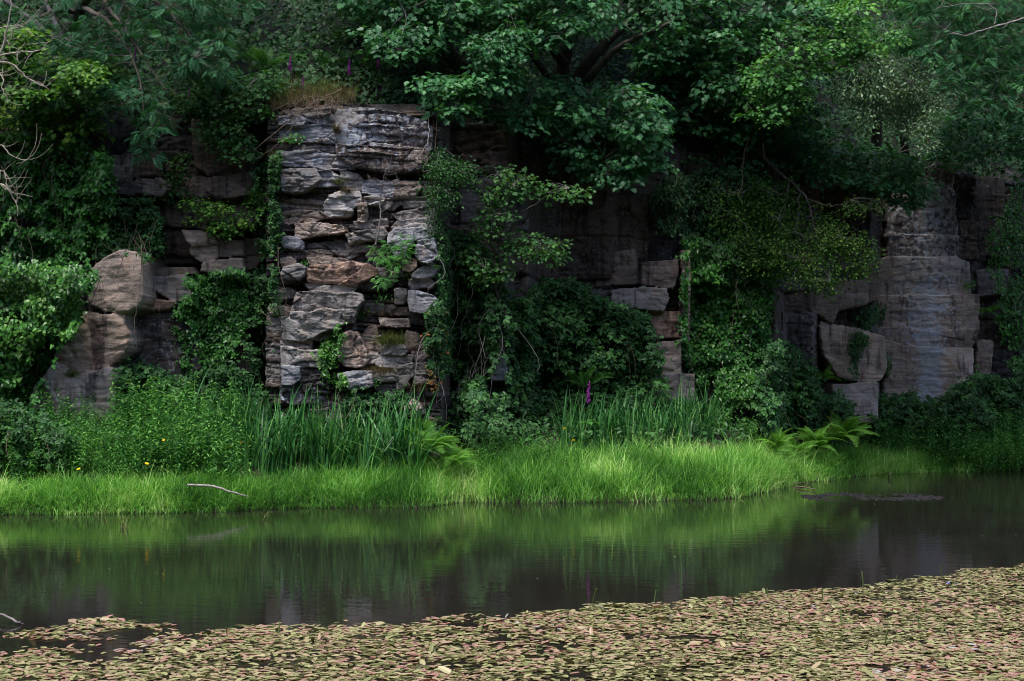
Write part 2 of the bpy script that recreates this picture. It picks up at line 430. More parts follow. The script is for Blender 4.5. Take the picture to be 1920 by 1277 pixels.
# cliff panels: (px from, px to, Y)
panels = [(-2200, 60, 27.0), (60, 205, 27.2), (205, 430, 27.6), (430, 505, 28.0), (505, 832, 27.45), (832, 955, 28.6), (955, 1000, 29.6),
          (1000, 1150, 30.8), (1150, 1285, 31.0), (1285, 1460, 31.6), (1460, 1530, 33.4), (1530, 1645, 34.6), (1645, 1838, 34.9+RS), (1838, 1925, 35.5+RS), (1925, 4000, 36+RS)]
pX, pY = [], []
for a, b, Y in panels:
    pX += [(a-960)/F*Y+.12, (b-960)/F*Y-.12]; pY += [Y, Y]
for i in range(1, len(pX)):
    if pX[i] <= pX[i-1]: pX[i] = pX[i-1]+.02
def Ypanel(X): return np.interp(X, pX, pY)
def Ztop(X): return 7.25+(fbm(np.asarray(X)*.8, np.asarray(X)*0+8)-.5)*.5

def masonry(X, Z, seed, thick=(.14, .55), wid=(.35, 1.6), dep=.22):
    r = np.random.default_rng(seed)
    Zw = Z+(fbm(X*.35+seed, Z*.2)-.5)*.5+(fbm(X*2.1, Z*2.1+seed)-.5)*.06
    zb = np.cumsum(r.uniform(*thick, 60))-1.
    k = np.clip(np.searchsorted(zb, Zw), 1, 59)
    lo, hi = zb[k-1], zb[k]; ez = np.minimum(Zw-lo, hi-Zw)
    Xw = X+(fbm(X*1.7+9, Z*1.7+seed)-.5)*.16
    ex = np.full(X.shape, 9.); off = np.zeros(X.shape); tn = np.zeros(X.shape)
    for L in range(60):
        m = k == L
        if not m.any(): continue
        xb = np.cumsum(r.uniform(*wid, 120))-45+r.random()
        j = np.clip(np.searchsorted(xb, Xw[m]), 1, 119)
        ex[m] = np.minimum(Xw[m]-xb[j-1], xb[j]-Xw[m])
        o = r.random(120)*dep + r.random()*dep*.8; off[m] = o[j]; tn[m] = r.random(120)[j]
    e = np.minimum(ex, ez)
    return off-dep*.5 + .05*np.exp(-(e/.014)**2) + .02*np.exp(-(np.maximum(e, 0)/.05)), tn

def facets(X, Z, sx, sz, seed):
    """broken-rock relief: random tilted planes in warped cells, with a crack between them"""
    x = X*sx+(fbm(X*sx*.8+seed, Z*sz*.8)-.5)*1.1; z = Z*sz+(fbm(X*sx*.8, Z*sz*.8+seed)-.5)*1.1
    cx, cz = np.floor(x), np.floor(z); d1 = np.full(X.shape, 9.); d2 = d1.copy(); h = np.zeros(X.shape)
    for i in (-1, 0, 1):
        for j in (-1, 0, 1):
            gx, gz = cx+i, cz+j; s0 = gx*0+seed
            fx = gx+_h(gx, gz, s0); fz = gz+_h(gx, gz, s0+1); d = np.hypot(x-fx, z-fz)
            v = (_h(gx, gz, s0+2)-.5)+(_h(gx, gz, s0+3)-.5)*1.3*(x-fx)+(_h(gx, gz, s0+4)-.62)*1.3*(z-fz)
            n = d < d1; d2 = np.where(n, d1, np.minimum(d2, d)); h = np.where(n, v, h); d1 = np.where(n, d, d1)
    return h, np.exp(-((d2-d1)/.07)**2)
def strata(X, Z, seed, th=(.035, .15)):
    """thin beds: each bed stands out by its own amount, with a sharp undercut below and a slope above"""
    r_ = np.random.default_rng(seed); zb = np.cumsum(r_.uniform(*th, 220))-2.
    Zw = Z+(fbm(X*.5+seed, Z*.3, o=3)-.5)*.45+(fbm(X*3+seed, Z*3, o=3)-.5)*.05
    k = np.clip(np.searchsorted(zb, Zw), 1, 219); t = (Zw-zb[k-1])/(zb[k]-zb[k-1])
    v = fbm(X*1.1+k*3.7, k*7.3+X*0, o=3); q = np.floor(v*8)/8
    return (q-.5)*.42+.035*t+.035*np.exp(-(t/.13)**2)
def relief(X, Z, s=1.0, sw=1.0):
    w = (fbm(X*1.1+31, Z*1.1)-.5)*.5
    a = fbm(X*.9+w, (Z+w*.3)*9, o=4); st = np.floor(a*7)/7
    lay = np.clip((fbm(X*.7+50, Z*.9, o=3)-.42)*5, 0, 1)
    b = fbm(X*7, Z*11+3, o=5); c = fbm(X*2.2+7, Z*2.6, o=4)
    f1, k1 = facets(X, Z, 1.5, 2.6, 11); f2, k2 = facets(X, Z, 4.5, 8.5, 23); f3, k3 = facets(X, Z, 11, 20, 37)
    return s*(sw*strata(X, Z, 5)*(.35+.65*lay)*.8+(st-.5)*.03*lay+(b-.5)*.035+(c-.5)*.12+f1*.11+k1*.03+f2*.045*(.4+lay)+k2*.010+f3*.014)

GREY = (.205, .188, .182); BLUE = (.225, .235, .268); BRN = (.150, .115, .098); RED = (.27, .175, .13); DARK = (.088, .076, .080); TAN = (.255, .203, .170); PALE = (.28, .268, .262)
# blocks: (polygon in photograph pixels, Y, tint, lichen, stain, rounding)
PB = [
 ([(530,208),(560,203),(600,206),(628,205),(630,216),(590,218),(545,217)],26.95,GREY,.3,0,.03),
 ([(524,219),(560,217),(572,225),(568,235),(545,233),(524,232)],26.72,BLUE,.5,0,.03),
 ([(565,219),(600,218),(630,220),(632,231),(605,233),(590,228),(570,223)],26.92,BLUE,.5,0,.03),
 ([(524,243),(560,238),(600,236),(630,235),(640,262),(625,266),(600,264),(560,265),(526,262)],26.88,BLUE,.6,0,.04),
 ([(530,273),(570,274),(575,279),(600,277),(632,279),(628,285),(590,284),(555,283),(530,282)],27.0,GREY,.3,0,.03),
 ([(518,288),(560,285),(590,284),(625,292),(650,302),(664,314),(640,317),(610,316),(580,311),(545,310),(522,306)],26.8,BLUE,.8,0,.05),
 ([(630,207),(680,205),(720,208),(760,215),(795,226),(808,240),(806,276),(750,277),(700,275),(668,270),(636,268),(630,240)],26.8,GREY,.9,.55,.12),
 ([(632,271),(680,276),(740,278),(803,278),(798,300),(785,318),(752,320),(700,316),(665,308),(645,298),(632,290)],26.68,BRN,.65,.5,.14),
 ([(528,319),(560,318),(590,318),(598,335),(585,345),(565,357),(545,358),(529,355)],26.55,GREY,.65,0,.05),
 ([(583,320),(618,322),(640,336),(642,345),(615,348),(590,347),(598,335),(586,328)],26.7,BLUE,.7,.2,.06),
 ([(640,322),(670,328),(680,340),(674,360),(650,360),(643,342)],26.9,GREY,.5,.1,.05),
 ([(527,366),(570,368),(620,366),(622,378),(600,392),(560,400),(526,398)],27.08,BRN,0,.2,.06),
 ([(618,368),(640,360),(674,362),(675,380),(662,388),(655,403),(610,405),(608,385)],26.72,PALE,.4,0,.05),
 ([(526,380),(575,376),(612,380),(612,392),(580,394),(555,393),(530,397)],26.92,TAN,0,.1,.06),
 ([(530,399),(560,394),(600,398),(612,403),(598,410),(590,414),(540,419),(530,414)],26.78,TAN,.1,.1,.05),
 ([(554,422),(575,419),(605,419),(640,425),(650,431),(630,436),(600,437),(578,441),(567,444),(556,443)],26.68,TAN,.15,.1,.06),
 ([(526,425),(553,424),(553,443),(528,444)],27.0,GREY,.2,.2,.05),
 ([(529,446),(558,445),(567,455),(566,464),(552,466),(531,462)],26.7,BLUE,.3,0,.04),
 ([(530,466),(563,468),(561,482),(549,483),(535,474)],26.92,GREY,.2,.1,.04),
 ([(572,463),(600,458),(630,453),(648,455),(650,465),(632,470),(600,470),(575,468)],27.02,GREY,.1,.1,.05),
 ([(566,472),(600,471),(630,472),(636,484),(610,482),(580,480),(568,483)],26.9,GREY,.2,.1,.04),
 ([(578,485),(620,484),(645,488),(640,494),(600,496),(580,494)],26.85,TAN,0,.1,.04),
 ([(636,468),(660,470),(670,477),(650,487),(637,484)],26.93,GREY,.1,.1,.05),
 ([(575,508),(582,498),(620,497),(660,491),(690,498),(702,505),(706,513),(690,520),(668,530),(640,531),(605,528),(576,526)],26.55,RED,.1,.32,.12),
 ([(528,486),(545,484),(553,490),(552,497),(532,501),(529,495)],26.75,TAN,.3,0,.04),
 ([(528,512),(534,502),(560,496),(571,502),(568,516),(558,521),(529,520)],26.55,PALE,.55,0,.05),
 ([(529,523),(572,520),(576,527),(560,531),(531,532)],26.88,GREY,.2,.2,.04),
 ([(572,535),(600,529),(630,532),(668,533),(664,545),(640,551),(620,548),(585,544)],26.7,GREY,.4,.3,.06),
 ([(666,534),(690,522),(720,512),(738,522),(736,534),(712,540),(680,543),(667,540)],26.78,DARK,.3,.4,.08),
 ([(553,560),(556,549),(590,547),(630,551),(660,549),(676,553),(678,562),(668,575),(663,588),(661,602),(630,605),(600,600),(570,596),(545,592),(548,575)],26.48,GREY,.35,.3,.08),
 ([(511,548),(540,542),(552,545),(552,556),(530,560),(514,563)],26.85,GREY,.2,.1,.05),
 ([(505,575),(510,567),(523,568),(524,586),(512,589),(504,585)],26.8,TAN,.2,.1,.06),
 ([(524,576),(535,572),(545,578),(544,592),(527,590)],26.72,TAN,.3,0,.05),
 ([(502,590),(513,588),(525,595),(527,633),(504,634),(499,620)],26.95,GREY,.2,.2,.1),
 ([(528,597),(545,594),(600,602),(640,607),(628,614),(600,622),(583,632),(565,637),(530,634)],26.5,PALE,.3,.05,.05),
 ([(585,634),(588,625),(615,615),(629,608),(629,625),(610,632),(600,636)],26.68,GREY,.2,.2,.04),
 ([(528,640),(560,638),(582,640),(580,655),(565,660),(545,651),(528,651)],26.65,GREY,.2,.1,.04),
 ([(528,652),(545,652),(562,660),(600,657),(604,687),(583,687),(550,687),(529,687)],26.52,PALE,.3,.3,.05),
 ([(499,645),(505,638),(526,638),(527,686),(503,686)],26.95,GREY,.2,.2,.1),
 ([(529,689),(560,688),(561,710),(545,721),(530,720)],26.5,BLUE,.5,.1,.05),
 ([(563,689),(604,689),(612,715),(615,735),(570,735),(562,715)],26.58,DARK,.5,.6,.05),
 ([(526,724),(570,719),(575,736),(613,738),(610,748),(580,755),(548,757),(528,748)],26.65,DARK,.75,.4,.05),
 ([(500,690),(527,690),(527,750),(503,752)],27.0,GREY,.2,.2,.08),
 ([(638,630),(655,622),(668,624),(676,640),(684,655),(686,675),(680,684),(665,688),(645,684),(636,670)],26.5,TAN,.1,.35,.1),
 ([(604,641),(636,641),(636,686),(604,686)],26.75,BRN,.1,.5,.05),
 ([(634,703),(660,698),(694,698),(695,722),(682,727),(655,728),(640,718)],26.25,BLUE,.45,0,.05),
 ([(634,718),(645,716),(657,730),(648,731),(635,726)],26.5,GREY,.3,0,.04),
 ([(578,759),(610,752),(636,760),(638,782),(615,790),(590,780)],26.72,DARK,.4,.2,.06),
 ([(645,750),(665,748),(690,755),(692,775),(680,783),(660,778),(648,765)],26.65,GREY,.3,.2,.08),
 ([(712,597),(740,600),(766,598),(767,610),(740,611),(715,608)],26.62,TAN,.2,.1,.04),
 ([(738,580),(762,578),(765,588),(742,590)],26.88,BRN,.1,.2,.04),
 ([(678,573),(712,571),(716,586),(690,588)],26.98,GREY,.1,.3,.04),
 ([(712,656),(722,648),(755,648),(760,658),(758,664),(735,663),(714,662)],26.5,PALE,.4,0,.04),
 ([(707,683),(712,666),(737,667),(738,687),(715,687)],26.6,PALE,.2,0,.04),
 ([(739,667),(758,667),(772,668),(772,690),(740,689)],26.58,GREY,.3,.1,.04),
 ([(774,662),(800,664),(812,675),(812,694),(785,693),(774,690)],26.66,DARK,.2,.5,.05),
 ([(680,645),(700,643),(712,648),(706,662),(684,662)],26.72,BRN,.2,.3,.05),
 ([(684,665),(706,664),(703,680),(688,680)],26.66,GREY,.3,.1,.04),
 ([(700,706),(740,693),(744,711),(730,714),(702,712)],26.55,GREY,.3,.1,.04),
 ([(745,693),(775,694),(772,705),(762,715),(768,725),(746,728),(745,712)],26.6,GREY,.3,.2,.05),
 ([(778,697),(812,697),(815,720),(795,722),(778,718)],26.66,GREY,.4,.4,.05),
 ([(706,717),(745,716),(755,728),(740,735),(715,737),(704,730)],26.68,GREY,.4,.3,.05),
 ([(700,740),(745,738),(770,745),(760,758),(715,760)],26.8,DARK,.3,.3,.06),
 ([(760,765),(772,752),(785,760),(790,775),(775,782),(762,778)],26.1,TAN,.2,0,.12),
 ([(781,470),(785,453),(812,449),(817,470),(819,478),(808,492),(790,489),(780,478)],26.28,BLUE,.6,0,.05),
 ([(778,428),(800,426),(812,425),(809,438),(803,448),(780,449),(778,438)],26.5,BLUE,.4,0,.04),
 ([(730,440),(740,431),(776,428),(777,450),(765,460),(760,470),(755,486),(745,487),(735,470),(728,455)],26.62,BLUE,.45,.2,.05),
 ([(735,428),(745,416),(775,412),(812,410),(813,423),(780,425),(745,430)],26.68,GREY,.6,.1,.05),
 ([(738,404),(760,396),(790,393),(812,393),(813,407),(780,410),(750,413)],26.85,GREY,.5,.1,.05),
 ([(680,340),(712,341),(738,345),(736,368),(712,366),(681,361)],26.85,BLUE,.2,0,.05),
 ([(740,342),(785,343),(790,352),(778,366),(750,368),(739,366)],26.85,BRN,.4,.2,.05),
 ([(680,374),(700,370),(718,372),(715,382),(690,382)],26.78,PALE,.3,0,.04),
 ([(720,370),(750,370),(755,378),(735,392),(720,390)],26.9,GREY,.4,.1,.05),
 ([(752,376),(770,370),(800,372),(805,385),(780,390),(757,388)],26.9,GREY,.4,.1,.05),
 ([(690,386),(715,386),(718,410),(692,410)],27.0,GREY,.2,.1,.05),
 ([(666,418),(697,415),(700,427),(680,429),(668,426)],26.85,GREY,.3,.1,.04),
 ([(672,385),(684,382),(687,400),(684,414),(672,414)],26.72,TAN,.2,.2,.05),
 ([(702,414),(724,412),(726,425),(712,430),(703,426)],26.85,GREY,.3,.1,.04),
 ([(650,440),(680,434),(720,432),(725,438),(718,446),(690,448),(665,450),(655,455)],26.68,GREY,.4,.1,.05),
 ([(650,456),(670,452),(690,460),(688,470),(665,472),(652,468)],26.92,GREY,.2,.2,.06),
 ([(690,462),(722,455),(728,480),(700,492),(688,480)],26.95,GREY,.2,.3,.06),
 ([(755,490),(768,486),(781,488),(778,500),(768,508),(757,505)],26.75,TAN,.3,.1,.04),
 ([(776,512),(790,503),(815,496),(820,503),(812,513),(800,518),(785,520),(775,518)],26.48,PALE,.4,0,.05),
 ([(768,530),(775,523),(788,528),(790,538),(775,541),(768,538)],26.7,GREY,.4,0,.05),
 ([(792,525),(806,522),(813,532),(808,538),(793,537)],26.7,PALE,.4,0,.05),
 ([(766,545),(784,547),(812,556),(818,562),(812,575),(800,585),(770,582),(766,565)],26.32,BLUE,.6,0,.05),
 ([(741,543),(760,543),(762,562),(758,568),(743,568)],26.82,GREY,.3,.1,.04),
 ([(768,590),(800,588),(812,600),(800,608),(770,606)],26.82,DARK,.3,.1,.05),
 ([(758,640),(765,622),(780,626),(800,640),(805,655),(790,660),(765,658)],26.7,BRN,.3,.2,.08),
 ([(690,615),(705,612),(708,636),(690,640),(682,628)],26.85,BRN,.2,.2,.06),
 ([(648,611),(664,607),(667,617),(650,621)],26.8,DARK,.2,.2,.04),
 ([(508,325),(527,321),(528,400),(526,480),(512,480),(506,400)],27.2,BRN,.0,.1,.08),
]
# boulders standing on their own at the left: name, label, polygon, Y, tint ...
LB = [
 ('boulder', 'big rounded grey boulder on top of the leaning rock stack at left', [(162,528),(172,505),(189,490),(210,478),(232,469),(252,474),(263,485),(266,507),(265,535),(264,560),(253,576),(229,586),(192,581),(178,573),(164,565)],25.9,TAN,.25,.05,.2),
 ('boulder', 'pale slanting boulder with a dark stripe, middle of the rock stack', [(157,586),(189,590),(229,591),(232,610),(242,626),(240,648),(226,666),(200,686),(162,702),(130,702),(99,674),(112,637),(144,610)],26.0,TAN,.2,.1,.16),
 ('boulder', 'wide layered slab of rock at the foot of the stack at left', [(83,708),(101,682),(130,705),(162,705),(200,690),(213,695),(215,709),(210,722),(212,752),(205,800),(40,800),(64,722)],25.8,GREY,.35,.15,.12),
 ('boulder', 'dark stained slab with cream lichen beside the ivy curtain', [(232,600),(250,582),(269,575),(320,580),(354,605),(367,648),(375,690),(343,709),(288,717),(226,696),(224,672),(242,640)],26.9,(.085,.072,.074),.62,.15,.12),
 ('boulder', 'squared grey block above the dark stained slab', [(295,521),(346,517),(360,536),(357,565),(320,562),(296,547)],26.8,GREY,.2,.15,.06),
 ('boulder', 'flat brown wedge of rock squeezed under the squared block', [(268,574),(293,562),(330,568),(314,578),(285,580)],26.75,RED,.1,.2,.05),
]
# blocks standing proud of the left wall, centre and right faces: parts of three masses of rock
WB = [
 ([(269,528),(295,525),(293,541),(269,545)],26.9,GREY,.3,.1,.04),
 ([(265,500),(300,502),(360,503),(366,513),(300,514),(268,516)],26.85,BRN,.1,.2,.05),
 ([(359,461),(405,458),(405,485),(378,491),(358,475)],26.95,TAN,.2,.1,.1),
 ([(343,432),(390,435),(405,455),(360,460),(350,450)],26.85,TAN,.2,.1,.1),
 ([(407,452),(452,452),(453,478),(407,482)],27.0,BRN,.2,.3,.08),
 ([(383,493),(450,484),(456,512),(400,512),(378,507)],26.9,TAN,.2,.1,.06),
 ([(458,450),(495,448),(495,472),(458,477)],27.3,BRN,.2,.1,.08),
 ([(458,480),(495,480),(478,502),(458,507)],27.35,BRN,.2,.1,.08),
 ([(446,520),(496,516),(500,560),(494,604),(448,612)],27.5,TAN,.2,.1,.06),
 ([(440,640),(470,655),(472,700),(442,710)],27.3,TAN,.3,.1,.12),
 ([(288,722),(345,718),(345,750),(290,750)],26.85,TAN,.3,.2,.05),
 ([(208,292),(245,288),(248,305),(246,333),(208,330)],26.9,GREY,.5,.4,.06),
 ([(250,288),(290,290),(290,325),(252,330)],26.95,BRN,.3,.3,.06),
 ([(206,338),(240,336),(262,352),(250,366),(212,360)],26.9,DARK,.4,.3,.06),
 ([(255,338),(300,335),(318,350),(300,368),(262,360)],27.0,GREY,.3,.2,.1),
 ([(360,225),(400,218),(440,225),(470,262),(472,322),(395,330),(365,310)],27.25,BRN,.3,.3,.1),
 ([(300,335),(395,333),(470,326),(472,362),(430,372),(330,366)],27.15,BRN,.3,.3,.1),
 ([(290,385),(380,378),(475,378),(480,425),(400,430),(300,420)],27.4,BRN,.1,.4,.08),
]
CB = [
 ([(916,556),(930,564),(936,600),(930,612),(913,612)],28.1,GREY,.4,.1,.06),
 ([(914,615),(938,615),(943,656),(916,657)],28.05,GREY,.5,.1,.05),
 ([(923,660),(945,660),(947,685),(924,686)],28.0,BLUE,.5,0,.04),
 ([(921,690),(948,690),(951,712),(921,712)],28.05,BLUE,.5,0,.04),
 ([(868,742),(893,736),(902,750),(890,768),(870,766)],27.3,GREY,.5,.1,.06),
]
CB2 = [
 ([(1205,493),(1272,488),(1270,520),(1262,540),(1205,532)],30.5,BRN,.35,.3,.06),
 ([(1193,543),(1205,538),(1250,543),(1253,560),(1245,582),(1193,577)],30.3,GREY,.35,.1,.06),
 ([(1148,545),(1190,540),(1190,575),(1165,580),(1148,570)],30.3,GREY,.2,.2,.08),
 ([(1217,586),(1276,586),(1277,632),(1219,634)],30.6,RED,.1,.4,.05),
 ([(1217,646),(1277,639),(1277,700),(1240,700),(1218,680)],30.4,TAN,.4,.1,.08),
 ([(1228,704),(1300,702),(1302,755),(1230,752)],30.4,GREY,.5,.2,.08),
 ([(1279,470),(1294,470),(1292,640),(1279,640)],30.5,BRN,.3,.4,.05),
 ([(1110,480),(1190,470),(1200,530),(1120,535)],30.9,BRN,.5,.3,.1),
]
RB = [
 ([(1655,322),(1690,312),(1785,318),(1787,343),(1665,344)],34.76,GREY,.5,.5,.05),
 ([(1660,347),(1787,346),(1797,440),(1667,437)],34.7,GREY,.65,.6,.05),
 ([(1665,441),(1797,444),(1797,480),(1667,482)],34.7,GREY,.6,.6,.05),
 ([(1652,486),(1790,484),(1815,492),(1820,551),(1690,550),(1648,553)],34.68,GREY,.5,.25,.06),
 ([(1647,557),(1833,555),(1832,625),(1815,636),(1740,620),(1700,612),(1650,612)],34.62,TAN,.55,.3,.06),
 ([(1640,616),(1700,616),(1760,628),(1828,640),(1822,651),(1790,652),(1700,645),(1655,632)],34.62,BRN,.6,.2,.06),
 ([(1660,640),(1700,651),(1760,656),(1826,655),(1820,730),(1815,820),(1660,820),(1664,700)],34.4,TAN,.5,.2,.06),
 ([(1541,606),(1606,618),(1657,633),(1661,690),(1650,710),(1630,717),(1575,705),(1545,660)],33.9,TAN,.25,.2,.12),
 ([(1529,524),(1626,528),(1626,568),(1570,580),(1560,604),(1530,582)],33.9,BRN,.35,.2,.08),
 ([(1622,500),(1650,490),(1645,560),(1626,565)],34.2,BRN,.2,.2,.06),
 ([(1834,508),(1890,505),(1885,548),(1838,552)],34.9,DARK,.5,.3,.06),
 ([(1834,640),(1860,640),(1855,705),(1834,710)],35.0,BRN,.5,.2,.06),
 ([(1565,724),(1645,720),(1645,790),(1565,790)],33.8,GREY,.4,.2,.06),
 ([(1800,330),(1880,335),(1885,480),(1805,470)],35.3,DARK,.45,.3,.06),
]
RB = [(a, y+RS-.1 if y > 34.25 else y, *r) for (a, y, *r) in RB]
# patches of lichen (px, py, Y, rx, ry, amount) and staining
LS = [(1740,700,35.6,22,90,1.3),(1735,560,35.7,35,60,.5),(1745,400,35.9,40,60,.25),(1740,480,35.8,80,200,.35),(1500,640,35,8,40,.5),(660,250,26.8,30,25,.5),(590,260,26.9,60,50,.3),(640,340,26.7,20,14,.7)]
SS = [(185,640,26,14,60,.9),(620,505,26.6,0,0,0),(660,515,26.55,14,14,1.),(740,250,26.8,60,22,.5),(575,710,26.6,14,18,.7),(170,740,25.9,20,30,.5),(350,640,26.9,60,50,.25),(330,600,26.9,45,30,.4)]

def wpoly(poly, Y):
    return [((px-960)/F*Y, CH+(HZ-py)/F*Y) for px, py in poly]

class HF:
    def __init__(s, x0, x1, z0, z1, dx, seed, th, dep, base=None):
        s.xs = np.arange(x0, x1+dx*.5, dx); s.zs = np.arange(z0, z1+dx*.5, dx)
        s.X, s.Z = np.meshgrid(s.xs, s.zs)
        X, Z = s.X, s.Z
        m, tn = masonry(X, Z, seed, th, (.3, 1.5) if base else (1.2, 3.6), dep)
        s.H = (Ypanel(X+(fbm(X*.5, Z*1.2+40)-.5)*.25) if base is None else base(X, Z))+m+relief(X, Z, .8, .7 if base else .4)+(fbm(X*.5+3, Z*.5)-.5)*.5
        s.id = np.full(X.shape, -1)
        t = tn[..., None]; a, b, c = np.array(BRN), np.array(GREY), np.array(DARK)
        s.tint = np.where(t < .4, a, np.where(t < .7, b*.85, c))*.72
        s.lich = .3+.35*(fbm(X*.6+5, Z*.6)-.3); s.stain = .25+.6*(fbm(X*.9+2, Z*.3)-.4)
        s.wx = (fbm(X*4+1, Z*4)-.5)*.03+(fbm(X*15, Z*15)-.5)*.025; s.wz = (fbm(X*4+30, Z*4)-.5)*.03+(fbm(X*15+5, Z*15)-.5)*.025
        s.rel = relief(X, Z, 1, 0); s.st = strata(X, Z, 5)*.75; s.fine = seed == 3
    def block(s, bid, poly, Y, tint, lich, stain, rnd, tilt=None):
        P = wpoly(poly, Y); p = np.array(P); Y = 26.6+(Y-26.6)*.9 if s.fine else Y; lo, hi = p.min(0)-.08, p.max(0)+.08
        i0, i1 = np.searchsorted(s.xs, [lo[0], hi[0]]); j0, j1 = np.searchsorted(s.zs, [lo[1], hi[1]])
        if i1 <= i0 or j1 <= j0: return
        sl = (slice(j0, j1), slice(i0, i1)); X, Z = s.X[sl], s.Z[sl]
        d = sdist(X+s.wx[sl], Z+s.wz[sl], P)+(.031 if bid < 5000 else .05)
        rr = np.random.default_rng(bid+11); ax, az = rr.uniform(-.10, .10), rr.uniform(-.02, .17)
        q = np.clip(d/rnd, 0, 1)
        rnd = rnd*.14; y = Y+rnd*(1-np.sqrt(np.clip(1-(1-q)**2, 0, 1)))+ax*(X-p[:, 0].mean())+az*(-(Z-p[:, 1].mean()))*.8
        k = rr.uniform(0, 50)
        sw = (.62 if np.mean([q_[1] for q_ in poly]) < 430 else .12) if s.fine else .13
        rw = .75 if s.fine else (.30 if bid >= 5000 else .5)
        y = y+s.rel[sl]*rw+s.st[sl]*sw+(fbm(X*1.8+k, Z*1.8+k)-.5)*.09*rw/.75
        # facets: a few cut planes chip the corners
        for _ in range(3 if (hi-lo).min() > .45 else 0):
            a = rr.uniform(0, 2*pi); ss = rr.uniform(.12, .45); e = (hi-lo)/2*.62
            y = np.maximum(y, Y+ss*((X-p[:, 0].mean())*cos(a)+(Z-p[:, 1].mean())*sin(a)-abs(e[0]*cos(a))-abs(e[1]*sin(a))))
        m = (d > 0) & (y < s.H[sl])
        for arr, val in ((s.H, y), (s.id, bid), (s.lich, lich), (s.stain, stain)):
            w = arr[sl]; w[m] = val[m] if isinstance(val, np.ndarray) else val; arr[sl] = w
        w = s.tint[sl]; mixw = .15 if sum(tint) > .3 else .05
        w[m] = (np.array(tint)*(1-mixw)+np.array(GREY if s.fine else TAN)*mixw)*rr.uniform(1.0, 1.3)*(1.22 if (1000 <= bid < 2000 and sum(tint) > .3) else 1.15 if bid >= 5000 else 1); s.tint[sl] = w
    def spots(s):
        for L, arr in ((LS, s.lich), (SS, s.stain)):
            for px, py, Y, rx, ry, a in L:
                if rx == 0: continue
                c = at(px, py, Y); k = F/Y
                arr += a*np.exp(-((s.X-c[0])/(rx/k))**2-((s.Z-c[2])/(ry/k))**2)
    def parts(s):
        """split the sheet by owner; returns {id: mesh}"""
        nz, nx = s.X.shape
        V = np.stack([s.X, s.H, s.Z], -1).reshape(-1, 3)
        i = np.arange(nz*nx).reshape(nz, nx)
        q = np.stack([i[:-1, :-1], i[:-1, 1:], i[1:, 1:], i[1:, :-1]], -1).reshape(-1, 4)
        ids = s.id.ravel()[q]; hh = s.H.ravel()[q]
        own = ids[np.arange(len(q)), hh.argmin(1)]
        out = {}
        for u in np.unique(own):
            f = q[own == u]; used, inv = np.unique(f, return_inverse=True)
            g = Geo(); g.add(V[used], {4: inv.reshape(-1, 4)})
            out[int(u)] = (g, used)
        return out
    def mk(s, name, g, used, parent=None, origin=(0, 0, 0)):
        me = g.mesh(name, M['rock'], origin, smooth=True)
        a = me.attributes.new('tint', 'FLOAT_COLOR', 'POINT')
        col = np.concatenate([s.tint.reshape(-1, 3)[used], np.ones((len(used), 1))], 1)
        a.data.foreach_set('color', col.astype(np.float32).ravel())
        for n, arr in (('lich', s.lich), ('stain', s.stain)):
            a = me.attributes.new(n, 'FLOAT', 'POINT'); a.data.foreach_set('value', arr.ravel()[used].astype(np.float32))
        return link(name, me, parent)
    def sample(s, X, Z):
        i = np.clip(((X-s.xs[0])/(s.xs[1]-s.xs[0])).astype(int), 0, len(s.xs)-1)
        j = np.clip(((Z-s.zs[0])/(s.zs[1]-s.zs[0])).astype(int), 0, len(s.zs)-1)
        return s.H[j, i]

# --- pillar (fine sheet)
def pbase(X, Z):
    l = np.clip((-4.62-X)/.12, 0, 1)+np.clip((X+1.38)/.14, 0, 1)
    t = np.clip((Z-7.12)/.25, 0, 1)
    return 26.88+1.1*np.clip(l, 0, 1)**2+.35*t
PH = HF(-4.78, -1.22, .35, 7.42, .0135, 3, (.05, .22), .16, pbase)
for k, b in enumerate(PB): PH.block(k, *b)
PH.spots()
pil = empty('rock_pillar', (-3.0, 27.0, .6), 'tall layered grey sandstone pillar of cracked blocks standing left of centre', 'rock pillar')
for k, (g, used) in PH.parts().items():
    if len(used) < 60: 
        pass
    PH.mk('pillar_core' if k < 0 else 'rock_block', g, used, pil, (-3.0, 27.0, .6))
# --- whole cliff (coarser sheet)
CHF = HF(-19, 21, .2, 7.9, .026, 5, (.45, 1.7), .22)
mask = (CHF.X > -4.7) & (CHF.X < -1.3)
CHF.H = np.where(mask, CHF.H+.55, CHF.H)                  # the cliff steps back behind the pillar
over = np.clip((CHF.Z-Ztop(CHF.X))/.5, 0, 1); CHF.H = CHF.H+over*1.2
ID_L, ID_W, ID_C, ID_C2, ID_R = 1000, 2000, 3000, 4000, 5000
for k, b in enumerate(LB): CHF.block(ID_L+k, *b[2:])
for base, L in ((ID_W, WB), (ID_C, CB), (ID_C2, CB2), (ID_R, RB)):
    for k, b in enumerate(L): CHF.block(base+k, *b)
CHF.spots()
pts = CHF.parts()
roots = {
 ID_W: empty('rock_outcrop', (-7, 27.6, .9), 'brown blocky rock outcrop between the boulder stack and the pillar', 'rock outcrop'),
 ID_C: empty('rock_column', (-.3, 28.1, .9), 'thin column of stacked grey stones right of the bramble curtain', 'rock column'),
 ID_C2: empty('rock_ledge', (3, 30.4, .9), 'reddish rock ledge with two jutting blocks left of the great ivy curtain', 'rock ledge'),
 ID_R: empty('rock_buttress', (10.5, 35.8, .9), 'broad flat rock buttress with bluish lichen streaks at right', 'rock buttress')}
